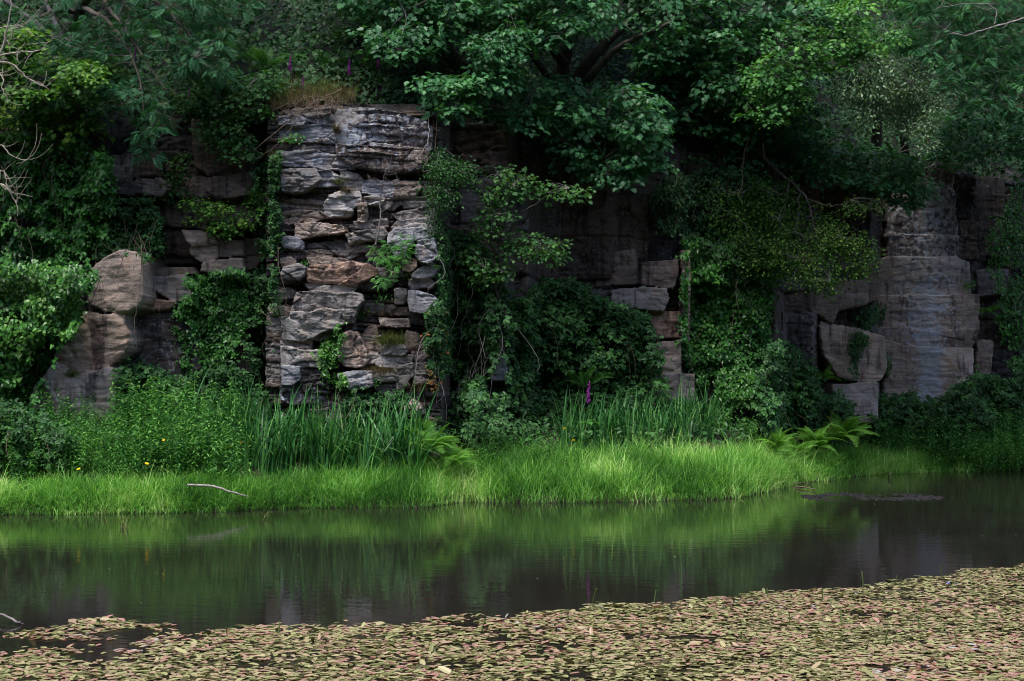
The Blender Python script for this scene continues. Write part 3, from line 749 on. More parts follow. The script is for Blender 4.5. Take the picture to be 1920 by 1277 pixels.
for k, (g, used) in pts.items():
    if k < 0:
        o = CHF.mk('cliff', g, used); tag(o, 'dark quarry cliff behind the bank', 'cliff', kind='structure')
    elif k < 2000:
        b = LB[k-1000]; V = np.concatenate(g.V); c = np.array([V[:, 0].mean(), V[:, 1].mean(), V[:, 2].min()])
        o = CHF.mk(b[0], g, used, None, c); o.location = tuple(c); tag(o, b[1], 'boulder', 'boulders at the left end of the cliff')
    else:
        r = roots[k//1000*1000]; CHF.mk('rock_block', g, used, r, tuple(r.location))
def Ywall(X, Z):
    a = CHF.sample(X, Z); b = PH.sample(X, Z)
    inp = (X > PH.xs[0]) & (X < PH.xs[-1])
    return np.where(inp, np.minimum(a, b), a)

# ------------------------------------------------------------------ ground, hillside, water
def sheet(name, xs, ys, zf, mat, label, cat):
    X, Y = np.meshgrid(xs, ys); Z = zf(X, Y); n, m = X.shape
    i = np.arange(n*m).reshape(n, m)
    q = np.stack([i[:-1, :-1], i[:-1, 1:], i[1:, 1:], i[1:, :-1]], -1).reshape(-1, 4)
    g = Geo(); g.add(np.stack([X, Y, Z], -1).reshape(-1, 3), {4: q})
    return tag(g.build(name, mat, smooth=True), label, cat, kind='structure')
sheet('ground', np.concatenate([[-150, -70], np.arange(-30, 30.1, .12), [70, 150]]), np.concatenate([[-120, -50, -15], np.arange(-2, 42, .12), [70, 120]]), ground_z, M['soil'], 'dark soil of the pond bank', 'ground')
def hill_z(X, T_):
    Y = Ypanel(X)+.15+T_
    up = np.where(T_ < 12, .62*T_, 7.44+.95*(T_-12))
    return Y, Ztop(X)-.05+up+(fbm(X*.5, T_*.5)-.5)*1.2*np.clip(T_/2, 0, 1)
Xh, Th = np.meshgrid(np.arange(-45, 45.1, .5), np.concatenate([np.arange(0, 6, .4), np.arange(6, 42, 1.5)]))
Yh, Zh = hill_z(Xh, Th)
n, m = Xh.shape; i = np.arange(n*m).reshape(n, m)
g = Geo(); g.add(np.stack([Xh, Yh, Zh], -1).reshape(-1, 3), {4: np.stack([i[:-1, :-1], i[:-1, 1:], i[1:, 1:], i[1:, :-1]], -1).reshape(-1, 4)})
tag(g.build('hillside', M['forestfloor'], smooth=True), 'wooded slope above the cliff', 'hillside', kind='structure')
g = Geo(); g.add([(-150, -10, 0), (150, -10, 0), (150, 45, 0), (-150, 45, 0)], {4: [[0, 1, 2, 3]]})
tag(g.build('water', M['water']), 'still dark pond water', 'water', kind='structure')

# unseen slope added behind the viewer to cut off low sky light
Xb, Tb = np.meshgrid(np.arange(-150, 151, 6.), np.arange(0, 13))
Zb = .4+np.array([0, .3, 2, 5, 8, 11, 14, 17, 20, 22, 23.5, 24.5, 25])[Tb]+(fbm(Xb*.12, Tb*.5)-.5)*5*np.clip(Tb/4, 0, 1)
n, m = Xb.shape; i = np.arange(n*m).reshape(n, m); g = Geo()
g.add(np.stack([Xb, -9-2.2*Tb-np.abs(Xb)*.0, Zb], -1).reshape(-1, 3), {4: np.stack([i[:-1, :-1], i[:-1, 1:], i[1:, 1:], i[1:, :-1]], -1).reshape(-1, 4)})
tag(g.build('hillside', M['forestfloor'], smooth=True), 'unseen slope added behind the viewer to block low sky light', 'hillside', kind='structure')
# mud bar just under the right bank
gm = Geo(); n = 1500
c = np.stack([rng.uniform(-1.15, 1.35, n), rng.normal(size=n)*.42, np.zeros(n)], 1); c = c[fbm(c[:, 0]*2.4, c[:, 1]*3.6, o=3) > .5]; n = len(c); c[:, 1] *= np.sqrt(np.clip(1-(c[:, 0]/1.4)**2, .05, 1))
mc = at(1625, 932, CH*F/(932-HZ))
blob = Geo(); a = np.arange(7)*2*pi/7
blob.add(np.concatenate([np.stack([np.cos(a), np.sin(a)*.8, 0*a-.25], 1), np.stack([.6*np.cos(a+.3), .5*np.sin(a+.3), 0*a+.22], 1)]),
         {4: [[k, (k+1) % 7, 7+(k+1) % 7, 7+k] for k in range(7)], 7: [list(range(7, 14))]})
c[:, :2] += mc[:2]; c[:, 2] += .002
gm.inst(blob.tmpl(), c, frames(np.array([0, 0, 1.])+rng.normal(size=(n, 3))*.2, rv(n)), rng.uniform(.010, .045, n))
tag(gm.build('mud_bank', M['mud']), 'low black mud bar breaking the water near the right bank', 'mud', kind='structure')

# ------------------------------------------------------------------ trees
def pxpoints(poly, n, Y0, Y1):
    q = sample_poly(poly, n); Y = rng.uniform(Y0, Y1, n)
    return np.stack([(q[:, 0]-960)/F*Y, Y, CH+(HZ-q[:, 1])/F*Y], 1)

def make_tree(name, label, cat, base, limbs, regions, sprays, leafm, barkm=None, twigm=None, hubs=10, group=None, berries=0, scale=1., up=(0, -.35, 1.), clump=.0):
    """limbs: lists of (px, py, Y, r); regions: (poly, Y0, Y1, n, size)"""
    barkm = barkm or M['bark']; twigm = twigm or M['twig']
    root = empty(name, base, label, cat, group)
    paths = []
    for k, L in enumerate(limbs):
        nodes = [(*at(a, b, c), r) for a, b, c, r in L]
        if k == 0 and np.linalg.norm(np.array(nodes[0][:3])-np.array(base)) > .05:
            nodes = [(*base, nodes[0][3]*1.25)]+nodes
        p, r = smooth_path(nodes, 8*len(nodes), .12); paths.append((p, r))
    allp = np.concatenate([p for p, r in paths]); allr = np.concatenate([r for p, r in paths])
    own = np.concatenate([np.full(len(p), k) for k, (p, r) in enumerate(paths)])
    G = [Geo() for _ in paths]
    for k, (p, r) in enumerate(paths): tube(G[k], p, r, 8)
    crown = Geo()
    for poly, Y0, Y1, n, sc in regions:
        P = pxpoints(poly, n, Y0, Y1)
        if clump:
            keep = fbm(P[:, 0]*1.1, P[:, 1]*1.1, P[:, 2]*1.8, 2) > clump; P = P[keep]; n = len(P)
        if n == 0: continue
        hub = P[::hubs]; hk = []
        for h in hub:
            d = np.linalg.norm(allp-h, axis=1)+.25*np.maximum(0, allp[:, 2]-h[2]); j = d.argmin()
            L = d[j]; r0 = min(.006+.007*L, allr[j]*.8); c = curve(allp[j], h, 8, .06, .06)
            tube(G[own[j]], c, np.linspace(r0, r0*.4, 8), 5, mi=1)
            hk.append(own[j])
        for q in P:
            d = np.linalg.norm(hub-q, axis=1); j = d.argmin()
            if d[j] > .12: tube(G[hk[j]], curve(hub[j], q, 5, .05, .07), np.linspace(.005, .0025, 5), 3, mi=1)
        N = np.array(up)+rng.normal(size=(n, 3))*.22; D = rv(n)
        ks = rng.integers(0, len(sprays), n); R = frames(N, D); S = sc*scale*rng.uniform(.75, 1.2, n)
        for u in range(len(sprays)):
            mk = ks == u
            crown.inst(sprays[u], P[mk], R[mk], S[mk], amt=.45)
    for k, gg in enumerate(G):
        if k == 0: tr = gg.build('trunk', [barkm, twigm], root, base, smooth=True)
        else: gg.build('branch', [barkm, twigm], tr, base, smooth=True)
    crown.build('crown', leafm, root, base)
    if berries:
        gb = Geo(); idx = rng.integers(0, crown.n, berries); V = np.concatenate(crown.V)
        P = V[idx]+np.array([0, -.03, .04]); bt = Geo()
        for _ in range(14):
            q = rng.normal(size=3)*np.array([.05, .05, .02]); s = .011
            o8 = np.array([(s, 0, 0), (0, s, 0), (-s, 0, 0), (0, -s, 0), (0, 0, s), (0, 0, -s)])+q
            bt.add(o8, {3: [[0, 1, 4], [1, 2, 4], [2, 3, 4], [3, 0, 4], [1, 0, 5], [2, 1, 5], [3, 2, 5], [0, 3, 5]]})
        gb.inst(bt.tmpl(), P, frames(np.array([0, 0, 1.])+rng.normal(size=(berries, 3))*.3, rv(berries)), rng.uniform(.7, 1.2, berries))
        gb.build('berry_cluster', M['berry'], root, base)
    return root

def hillpt(px, Y):
    X = (px-960)/F*Y; T0 = Y-Ypanel(X)-.15
    return np.array([X, Y, float(hill_z(np.array(X), np.array(max(T0, 0)))[1])-.1])

syc_label = 'sycamore'
make_tree('sycamore_tree', 'large many-stemmed sycamore leaning over the cliff top right of the pillar', 'tree', hillpt(1050, 32),
  [[(1052,150,31.8,.17),(1070,60,31.4,.15),(1120,-60,31,.12),(1150,-300,30.5,.08)],
   [(1062,170,31.6,.14),(1110,110,31,.12),(1180,40,30.5,.09),(1290,-30,30,.05)],
   [(1055,160,31.5,.10),(1100,150,30.6,.09),(1160,90,30,.07),(1260,40,29,.04)],
   [(1050,180,31.5,.09),(1000,110,30,.07),(940,100,28.6,.05),(900,150,27.5,.025)],
   [(1058,120,31.4,.10),(980,10,30,.07),(880,-30,28.5,.05),(760,20,27.3,.02)],
   [(1060,200,31.2,.09),(1110,240,29.6,.06),(1130,290,28.6,.03),(1150,330,28.2,.01)],
   [(1060,150,31.2,.07),(990,200,29.5,.05),(930,200,28.3,.03),(840,180,27.4,.012)]],
  [([(560,-120),(1180,-120),(1150,50),(1080,60),(1000,90),(880,60),(760,70),(690,40),(640,0)], 27, 31, 430, 1.),
   ([(690,50),(790,50),(830,80),(790,110),(720,100)], 26.8, 28.5, 34, .95),
   ([(905,55),(965,60),(985,110),(950,150),(905,165),(900,110)], 26.6, 27.6, 34, .9),
   ([(790,150),(850,140),(905,165),(890,190),(820,205),(785,190)], 26.5, 27.5, 30, .9),
   ([(930,150),(1100,150),(1230,170),(1240,270),(1100,250),(960,235),(900,215)], 27.6, 30.6, 130, 1.),
   ([(1010,210),(1230,230),(1240,300),(1150,320),(1060,290)], 28, 30.6, 70, 1.),
   ([(1100,300),(1150,290),(1190,305),(1170,335),(1110,345)], 28, 28.8, 20, .85),
   ([(600,-700),(1250,-700),(1250,-130),(560,-130)], 30.5, 36, 130, 2.4)],  # unseen upper crown: oversized sprays added above the frame to cast shade
  T['syc_sprays'], M['sycamore'])
make_tree('sycamore_tree', 'dense sycamore whose dark tiers hang over the middle of the cliff', 'tree', hillpt(1400, 35),
  [[(1400,180,34.8,.2),(1390,60,34.4,.17),(1360,-80,34,.12),(1340,-350,33.5,.08)],
   [(1395,150,34.6,.12),(1300,175,32.5,.08),(1230,185,31,.05),(1160,200,29.9,.02)],
   [(1400,190,34.4,.10),(1450,210,32.5,.07),(1420,190,31.2,.05),(1340,210,30,.02)],
   [(1395,120,34.4,.12),(1480,90,32.6,.08),(1520,50,31.2,.04),(1540,20,30.4,.015)],
   [(1400,200,34.4,.10),(1500,260,33.4,.06),(1600,300,32.8,.03),(1660,340,32.4,.012)],
   [(1390,100,34.4,.12),(1330,20,32.5,.08),(1280,20,31,.04),(1220,60,30,.015)]],
  [([(1170,-120),(1560,-120),(1560,40),(1480,60),(1400,80),(1280,70),(1180,40)], 29, 34, 300, 1.),
   ([(1180,40),(1300,60),(1400,60),(1400,170),(1300,150),(1200,120)], 29.5, 32.5, 90, 1.),
   ([(1250,100),(1420,120),(1520,170),(1540,240),(1420,260),(1280,240),(1200,180)], 30, 33.6, 190, 1.),
   ([(1240,220),(1420,240),(1560,250),(1700,290),(1720,340),(1650,360),(1560,330),(1400,330),(1280,300)], 31, 34.6, 210, 1.),
   ([(1560,300),(1700,300),(1750,330),(1690,385),(1620,350)], 32, 34, 40, .95),
   ([(1730,215),(1990,215),(1990,300),(1880,290),(1790,315),(1740,290)], 33, 36.2, 95, 1.),
   ([(1120,-800),(1480,-800),(1480,-130),(1120,-130)], 31, 38, 130, 2.7)],  # enlarged sprays out of view, added overhead to darken the cliff below
  T['syc_sprays'], M['sycamore'])
make_tree('sycamore_tree', 'brighter young sycamore with pale green shoots beside the pale small-leaved tree', 'tree', hillpt(1640, 34.8+RS),
  [[(1640,180,34.8,.12),(1600,100,33,.09),(1560,20,31.5,.06),(1540,-80,31,.04)],
   [(1610,110,33.2,.06),(1560,130,31.4,.04),(1510,130,30.2,.02),(1470,120,29.4,.01)],
   [(1600,90,33,.06),(1540,60,31,.035),(1500,40,29.8,.01)],
   [(1600,110,33,.05),(1650,80,31.2,.03),(1690,55,30,.01)]],
  [([(1440,60),(1500,20),(1560,-20),(1620,20),(1640,80),(1600,120),(1560,150),(1480,180),(1400,160),(1410,110)], 28.6, 30.8, 130, .95),
   ([(1400,130),(1500,150),(1520,200),(1460,230),(1390,200)], 28.8, 30.4, 60, .9),
   ([(1600,60),(1690,40),(1710,70),(1650,110),(1600,110)], 29, 30.5, 28, .9),
   ([(1460,-120),(1720,-120),(1700,10),(1480,10)], 29.5, 33, 90, 1.)],
  T['maple_sprays'], M['young'])
make_tree('rowan_tree', 'blue-green rowan dotted with brown berry clusters at the upper right edge', 'tree', hillpt(2060, 33.8+RS),
  [[(2020,100,33,.12),(1980,20,32,.09),(1900,-40,31,.06),(1820,-60,30,.03)],
   [(2000,80,32.6,.06),(1920,100,31,.035),(1860,110,30,.02),(1800,150,29.3,.008)],
   [(2000,60,32.6,.05),(1930,40,31,.03),(1860,50,30,.018),(1800,68,29.2,.008)],
   [(1980,120,32.4,.04),(1900,170,30.5,.025),(1840,200,29.6,.008)]],
  [([(1700,-80),(2060,-80),(2060,230),(1960,225),(1860,215),(1790,195),(1750,120),(1690,90)], 28.6, 31.4, 520, .95),
   ([(1720,-80),(2100,-80),(2100,240),(1800,200)], 31.4, 33.5, 160, 1.3),
   ([(1700,-700),(2400,-700),(2300,-100),(1700,-100)], 31.5, 36, 40, 3.6)],  # unseen top of the crown, a few huge sprays added for shade
  T['rowan_sprays'], M['rowanR'], berries=260, twigm=M['twig'])
make_tree('hawthorn_tree', 'pale small-leaved tree catching the light between the sycamore and the rowan', 'tree', hillpt(1700, 34+RS),
  [[(1690,160,33.6,.08),(1680,150,32,.06),(1670,130,30.6,.04),(1650,120,29.8,.02)],
   [(1682,160,32,.04),(1660,190,30.4,.025),(1690,230,29.4,.008)],
   [(1676,150,31.2,.035),(1700,160,30,.02),(1730,200,29.4,.008)]],
  [([(1575,150),(1600,115),(1650,105),(1700,100),(1735,115),(1740,160),(1755,210),(1740,240),(1700,245),(1660,225),(1600,215),(1580,190)], 28.9, 30.4, 210, .85),
   ([(1640,225),(1700,235),(1755,215),(1745,268),(1700,262),(1660,255)], 28.9, 29.6, 30, .7)],
  T['birch_sprays'], M['birch'], clump=.36)
make_tree('rowan_tree', 'drooping blue-green rowan with grey twigs at the upper left', 'tree', hillpt(120, 30),
  [[(130,60,29.4,.14),(170,-20,28,.11),(220,-90,27,.08),(260,-300,27,.05)],
   [(150,10,28.6,.06),(200,40,27,.04),(250,110,26,.025),(270,220,25.4,.008)],
   [(180,-40,28,.06),(290,0,26.8,.04),(350,60,26,.02),(400,110,25.6,.008)],
   [(140,20,28.8,.05),(100,20,27,.035),(60,40,26,.012)],
   [(170,-30,28,.05),(240,60,26.4,.03),(300,150,25.6,.012),(330,180,25.4,.006)]],
  [([(0,-80),(520,-80),(420,60),(450,140),(380,150),(310,120),(240,130),(160,100),(60,70),(0,60)], 25.2, 27.6, 330, .9),
   ([(60,100),(200,110),(250,140),(200,180),(110,190),(60,160)], 25.6, 27.4, 60, .9),
   ([(185,160),(300,155),(310,190),(315,240),(310,275),(285,300),(250,280),(240,240),(200,215),(160,220)], 25.2, 26.2, 60, .8),
   ([(300,90),(400,100),(445,140),(380,160),(320,140)], 25.4, 26.4, 30, .8),
   ([(-400,-700),(500,-700),(500,-90),(-400,-90)], 27.5, 34, 70, 3.6)],  # sparse oversized sprays above the frame, added for their shade
  T['rowan_sprays'], M['rowan'], berries=150, clump=.30)
make_tree('field_maple', 'yellow-green maple with sunlit leaves at the left edge of the photo', 'tree', hillpt(-60, 28.6),
  [[(-40,150,28,.10),(-10,120,27,.07),(40,110,26,.04),(80,90,25.4,.02)],
   [(-10,130,27,.04),(70,150,26,.03),(130,140,25.2,.015),(180,120,24.9,.006)],
   [(0,130,26.8,.04),(100,180,26,.025),(160,165,25.4,.006)]],
  [([(-60,50),(40,50),(80,60),(60,90),(0,100),(-60,100)], 24.8, 25.8, 50, .9),
   ([(-60,110),(60,105),(70,140),(0,165),(-60,160)], 24.8, 25.8, 40, .9),
   ([(0,150),(80,160),(70,180),(20,190),(-20,180)], 24.8, 25.6, 30, .9),
   ([(110,130),(150,115),(190,110),(195,130),(150,155),(110,165)], 24.7, 25.3, 34, .85),
   ([(-80,170),(60,190),(190,180),(210,240),(100,270),(-80,270)], 25.8, 27., 70, 1.1),
   ([(20,80),(140,90),(230,120),(220,180),(60,190)], 26, 27.2, 80, 1.)],
  T['maple_sprays'], M['maple'])
make_tree('maple_sapling', 'green maple sapling spreading over the cliff top left of the pillar', 'tree', hillpt(470, 29.6),
  [[(465,190,29,.05),(450,190,28,.035),(430,200,27.3,.02)],
   [(455,190,28.4,.025),(400,190,27.2,.015),(340,170,26.6,.006)],
   [(450,200,27.8,.025),(480,190,27.2,.012),(500,180,27,.006)],
   [(440,210,27.4,.02),(430,260,27,.012),(400,285,26.8,.005)]],
  [([(310,160),(400,140),(520,130),(525,200),(440,225),(390,225),(330,200)], 26.4, 28, 130, .9),
   ([(380,225),(450,225),(440,245),(400,250)], 26.4, 27, 16, .8),
   ([(375,262),(450,255),(480,250),(470,285),(400,292)], 26.4, 27, 22, .75)],
  T['maple_sprays'], M['hazel'])
make_tree('maple_sapling', 'yellow-green sapling sprouting from the recessed wall below the cliff top', 'tree', at(470, 480, 27.6),
  [[(470,470,27.5,.03),(450,430,27.1,.022),(420,400,26.8,.012),(370,385,26.6,.005)],
   [(455,440,27.1,.014),(420,432,26.8,.01),(370,425,26.6,.004)]],
  [([(350,375),(400,365),(440,385),(430,402),(380,400)], 26.4, 26.9, 16, .7),
   ([(350,405),(440,408),(490,380),(505,350),(470,430),(400,440)], 26.5, 27, 20, .7),
   ([(460,340),(505,335),(510,400),(480,400)], 26.8, 27.4, 16, .7)],
  T['maple_sprays'], M['maple'])
make_tree('hazel_bush', 'round-leaved hazel bush with slender arching stems right of the pillar', 'bush', at(930, 640, 28.1),
  [[(935,600,28,.04),(930,540,27.8,.03),(925,470,27.5,.025),(915,400,27.3,.015),(905,330,27,.008)],
   [(932,560,27.9,.025),(960,430,27.4,.018),(1000,385,27,.010),(1060,350,26.8,.005)],
   [(928,500,27.6,.02),(950,400,27.2,.014),(975,320,26.9,.006)],
   [(930,520,27.8,.02),(990,470,27.3,.013),(1040,470,27,.006)]],
  [([(895,310),(950,305),(1000,330),(1080,345),(1105,362),(1060,370),(1000,370),(940,365),(900,345)], 26.7, 27.4, 44, .85),
   ([(900,350),(960,350),(960,430),(920,450),(895,420)], 26.8, 27.6, 34, .85),
   ([(960,440),(1040,440),(1075,470),(1060,500),(1000,490),(960,480)], 26.8, 27.6, 34, .85),
   ([(880,460),(950,450),(965,520),(900,540)], 26.8, 27.8, 26, .85)],
  T['hazel_sprays'], M['hazel'])
make_tree('honeysuckle_bush', 'yellow-green shrub hanging in front of the shaded cliff on dark arching stems', 'bush', hillpt(1420, 32),
  [[(1415,240,31.6,.05),(1420,280,31.2,.04),(1470,330,30.9,.03),(1512,372,30.6,.025),(1530,440,30.4,.015),(1535,500,30.3,.006)],
   [(1512,372,30.6,.02),(1560,385,30.3,.013),(1610,375,30,.006)],
   [(1480,335,30.8,.016),(1465,420,30.6,.010),(1450,500,30.6,.005)],
   [(1500,360,30.7,.016),(1495,430,30.4,.010),(1500,480,30.3,.005)],
   [(1410,250,31.4,.02),(1390,330,31.2,.014),(1400,420,31,.006)]],
  [([(1450,440),(1530,410),(1600,430),(1640,460),(1640,500),(1590,520),(1540,535),(1490,520),(1450,490)], 30, 30.7, 150, .7),
   ([(1570,375),(1650,370),(1640,400),(1590,400)], 29.9, 30.3, 14, .55),
   ([(1330,350),(1480,330),(1560,400),(1500,440),(1420,460),(1340,420)], 30.5, 31.2, 120, .75),
   ([(1370,440),(1460,440),(1470,520),(1400,500)], 30.5, 31.1, 50, .7)],
  T['small_sprays'], M['yellowshrub'])
make_tree('cotoneaster_bush', 'small-leaved shrub cascading over the right shoulder of the pillar', 'bush', at(835, 270, 27.5),
  [[(835,275,27.3,.03),(825,285,27,.022),(820,320,26.7,.012),(815,370,26.6,.006)],
   [(830,280,27.1,.018),(855,300,26.7,.012),(880,335,26.6,.005)],
   [(828,282,27,.016),(800,300,26.6,.010),(795,340,26.5,.005)]],
  [([(795,300),(820,282),(850,285),(880,310),(888,345),(870,340),(850,330),(845,380),(830,392),(810,380),(800,350),(790,340)], 26.2, 26.9, 85, .6),
   ([(800,380),(830,380),(812,470),(802,440)], 26.3, 26.6, 14, .5)],
  T['small_sprays'], M['bramble'])
make_tree('rowan_sapling', 'small rowan sapling rooted in a crack in the middle of the pillar', 'tree', at(730, 515, 26.7),
  [[(728,505,26.5,.012),(722,480,26.35,.010),(735,455,26.2,.006),(770,440,26.15,.003)],
   [(724,490,26.4,.007),(700,470,26.2,.004)], [(726,500,26.4,.007),(728,540,26.3,.004)]],
  [([(688,462),(730,455),(760,440),(775,448),(750,480),(745,515),(720,505),(700,490)], 26.1, 26.5, 22, .62),
   ([(705,510),(740,510),(735,540),(712,530)], 26.1, 26.4, 7, .55)],
  T['rowan_sprays'], M['nettle'])
make_tree('bramble_sprig', 'tiny leafy sprig growing on the top left ledge of the pillar', 'plant', at(545, 272, 26.8),
  [[(545,268,26.7,.006),(548,258,26.5,.004)], [(546,265,26.6,.004),(562,266,26.45,.002)]],
  [([(525,250),(560,250),(570,270),(540,272)], 26.35, 26.55, 7, .6)], T['hazel_sprays'], M['nettle'])

# dead trees
def dead(name, label, limbs, mat, root_pt, twigs=0, tl=.5, curl=.4, cat='dead tree'):
    base = np.array(root_pt); root = empty(name, base, label, cat)
    for k, L in enumerate(limbs):
        p, r = smooth_path([(*at(a, b, c), rr) for a, b, c, rr in L], 7*len(L), .05)
        gg = Geo(); tube(gg, p, r, 6)
        for _ in range(twigs):
            j = rng.integers(len(p)//4, len(p)); q = p[j]; d = norm(rng.normal(size=3)*np.array([1, .6, 1])+np.array([.3, 0, -.3]))
            L2 = tl*rng.uniform(.4, 1.2); t = np.linspace(0, 1, 9)[:, None]
            cdir = norm(np.cross(d, np.array([0, 1., 0]))+.01)*curl*rng.choice([-1, 1])
            c = q+d*L2*t+cdir*L2*t**2+np.array([0, 0, .3])*L2*t**2
            tube(gg, c, np.linspace(min(.007, r[j]*.7), .0025, 9), 4)
        if k == 0: tr = gg.build('stem' if cat == 'stem' else 'trunk', mat, root, base, smooth=True)
        else: gg.build('side_stem' if cat == 'stem' else 'branch', mat, tr, base, smooth=True)
    return root
dead('dead_tree', 'bare bleached curling branches reaching in at the left edge', [
  [(-80,210,24.6,.035),(-30,150,24.4,.03),(0,100,24.3,.022),(20,20,24.2,.012),(15,-40,24.2,.006)],
  [(-20,110,24.4,.018),(30,98,24.2,.013),(70,95,24.1,.009),(100,70,24,.004)],
  [(-20,118,24.4,.016),(20,118,24.2,.012),(50,145,24.1,.009),(85,162,24,.006),(94,150,24,.003)],
  [(-30,130,24.4,.016),(2,140,24.3,.012),(5,170,24.2,.006),(14,182,24.2,.003)],
  [(-30,60,24.4,.014),(10,50,24.2,.010),(40,48,24.1,.006),(62,65,24.1,.003)]], M['dead'], at(-90, 300, 24.7), 9, .45)
dead('dead_tree', 'lower tangle of bare pale branches at the left edge beside the ivy', [
  [(-80,420,24.6,.03),(-30,380,24.4,.025),(0,345,24.3,.018),(25,370,24.2,.010),(35,392,24.2,.004)],
  [(-40,300,24.4,.016),(0,272,24.3,.011),(20,290,24.2,.008),(50,300,24.2,.006),(62,280,24.1,.003)],
  [(-40,330,24.4,.014),(5,320,24.3,.009),(15,350,24.2,.006),(40,375,24.2,.003)]], M['dead'], at(-90, 470, 24.7), 9, .4)
dead('dead_sapling', 'thin dead sapling with a curled grey crown in front of the pillar', [
  [(700,480,26.55,.02),(706,455,26.4,.018),(712,420,26.35,.015),(713,380,26.35,.013),(716,345,26.3,.010)],
  [(716,347,26.3,.008),(735,355,26.25,.006),(750,366,26.2,.003)],
  [(716,345,26.3,.008),(722,325,26.2,.005),(724,312,26.2,.003)],
  [(716,346,26.3,.008),(740,342,26.2,.005),(746,330,26.2,.003)],
  [(716,346,26.3,.008),(702,345,26.2,.005),(697,335,26.2,.003)]], M['twig'], at(700, 482, 26.6), 6, .16, .9, 'dead sapling')
dead('dead_branch', 'long grey dead branch slanting across the top right rowan', [
  [(1960,20,28.4,.02),(1900,40,28.3,.016),(1870,48,28.2,.013),(1830,60,28.2,.011),(1808,66,28.1,.008),(1770,55,28.1,.004)],
  [(1865,46,28.2,.010),(1868,20,28.2,.009),(1850,8,28.2,.008),(1800,8,28.2,.006),(1755,15,28.1,.004)]], M['log'], at(1965, 25, 28.4), 5, .3, .4, 'branch')
dead('dead_branch', 'pair of dry stems leaning out from the left side of the pillar top', [
  [(640,168,26.5,.008),(590,190,26.4,.009),(545,225,26.3,.010),(500,262,26.3,.009),(475,285,26.4,.005)],
  [(570,210,26.35,.006),(520,270,26.3,.006),(478,300,26.4,.004)]], M['stem'], at(642, 166, 26.6), 3, .25, .3, 'branch')
dead('hanging_stem', 'bare stem curving down beside the dark top right corner of the pillar', [
  [(800,205,27.2,.008),(804,240,26.6,.009),(800,270,26.4,.009),(785,295,26.3,.008),(777,312,26.3,.004)]], M['twig'], at(800, 203, 27.3), 1, .15, .3, 'stem')
dead('hanging_stem', 'two straight bare stems hanging between the pillar and the cascading shrub', [
  [(820,180,27.4,.010),(819,230,27,.010),(816,285,26.8,.008)], [(812,200,27.3,.006),(812,240,27,.006),(808,280,26.8,.005)]], M['stem'], at(820, 178, 27.5), 0, .15, .3, 'stem')
dead('hanging_stem', 'reddish dry stems dangling off the right side of the top boulder', [
  [(262,440,26.2,.006),(266,480,25.8,.007),(262,540,25.7,.007),(254,590,25.75,.006),(250,655,25.8,.003)],
  [(255,430,26.2,.005),(274,470,25.8,.005),(272,520,25.75,.004),(262,560,25.75,.003)],
  [(245,440,26.2,.005),(278,490,25.75,.004),(268,500,25.75,.003)],
  [(237,466,25.8,.007),(225,500,25.7,.008),(210,530,25.65,.005)]], M['stem'], at(262, 436, 26.3), 4, .4, .3, 'stem')
dead('hanging_stem', 'bare climbing stems in front of the yellow-green shrub', [
  [(1425,195,31,.012),(1412,240,30.6,.012),(1395,290,30.4,.010),(1392,350,30.4,.007)],
  [(1425,200,31,.010),(1428,250,30.5,.010),(1434,300,30.4,.006)]], M['stem'], at(1425, 190, 31.1), 4, .4, .3, 'stem')

# ------------------------------------------------------------------ ivy curtains and bramble
def cloud(name, label, cat, regions, mat, base, kind_t, group=None, stems=0, stemmat=None, N0=(0, -1, .7), jit=.5, D0=(0, -.25, -1), dj=.5, stem_len=1.2):
    """regions: (poly, n, size, near offset, far offset, bump) leaves standing off the rock behind them"""
    base = np.asarray(base, float); root = empty(name, base, label, cat, group); g = Geo(); allP = []
    for poly, n, sz, o0, o1, bump, Yd in regions:
        q = sample_poly(poly, n); q = q+rng.normal(size=q.shape)*6*(rng.random((n, 1)) < .4); Y = np.full(n, float(Yd))
        for _ in range(3):
            X = (q[:, 0]-960)/F*Y; Z = CH+(HZ-q[:, 1])/F*Y
            b = bump*np.maximum(fbm(X*1.6+3, Z*1.6)*1.5+fbm(X*4, Z*4)*.7-.75, 0)
            if o0 < 5: Y = .3*Y+.7*(np.minimum(Ywall(X, Z), Yd+(.8 if Yd < 27 else 3))-b)
        Y = Y-rng.uniform(o0 if o0 < 5 else 0, o1 if o0 < 5 else 0, n)
        P = np.stack([(q[:, 0]-960)/F*Y, Y, CH+(HZ-q[:, 1])/F*Y], 1)
        keep = fbm(P[:, 0]*2.4, P[:, 2]*2.8, P[:, 1]*2.4, 4) > (.39 if bump > .55 else .33)
        P = P[keep]; m = len(P); allP.append(P)
        N = np.array(N0)+rng.normal(size=(m, 3))*jit; D = np.array(D0)+rng.normal(size=(m, 3))*dj
        sh = fbm(P[:, 0]*2, P[:, 2]*2)
        tl = kind_t if isinstance(kind_t, list) else [kind_t]; ks = rng.integers(0, len(tl), m); R = frames(N, D)
        S = sz*rng.uniform(.6, 1.25, m); rr = np.clip(rng.random(m)*.8+(sh-.5)*.8+.1, 0, 1)
        for u in range(len(tl)):
            w = ks == u; g.inst(tl[u], P[w], R[w], S[w], rr[w], amt=.7)
    g.build('foliage', mat, root, base)
    if stems:
        P = np.concatenate(allP)
        for _ in range(stems):
            gs = Geo()
            p = P[rng.integers(len(P))]+np.array([0, -.10, 0]); L = stem_len*rng.uniform(.4, 1.2)
            e = p+np.array([rng.normal()*.25, rng.normal()*.08, -1])*L
            e[1] = min(e[1], float(Ywall(np.array(e[0]), np.array(e[2])))-.05)
            tube(gs, curve(p, e, 8, 0, .10), np.linspace(.007, .003, 8), 4)
            gs.build('stem', stemmat or M['stem'], root, base, smooth=True)
    return root
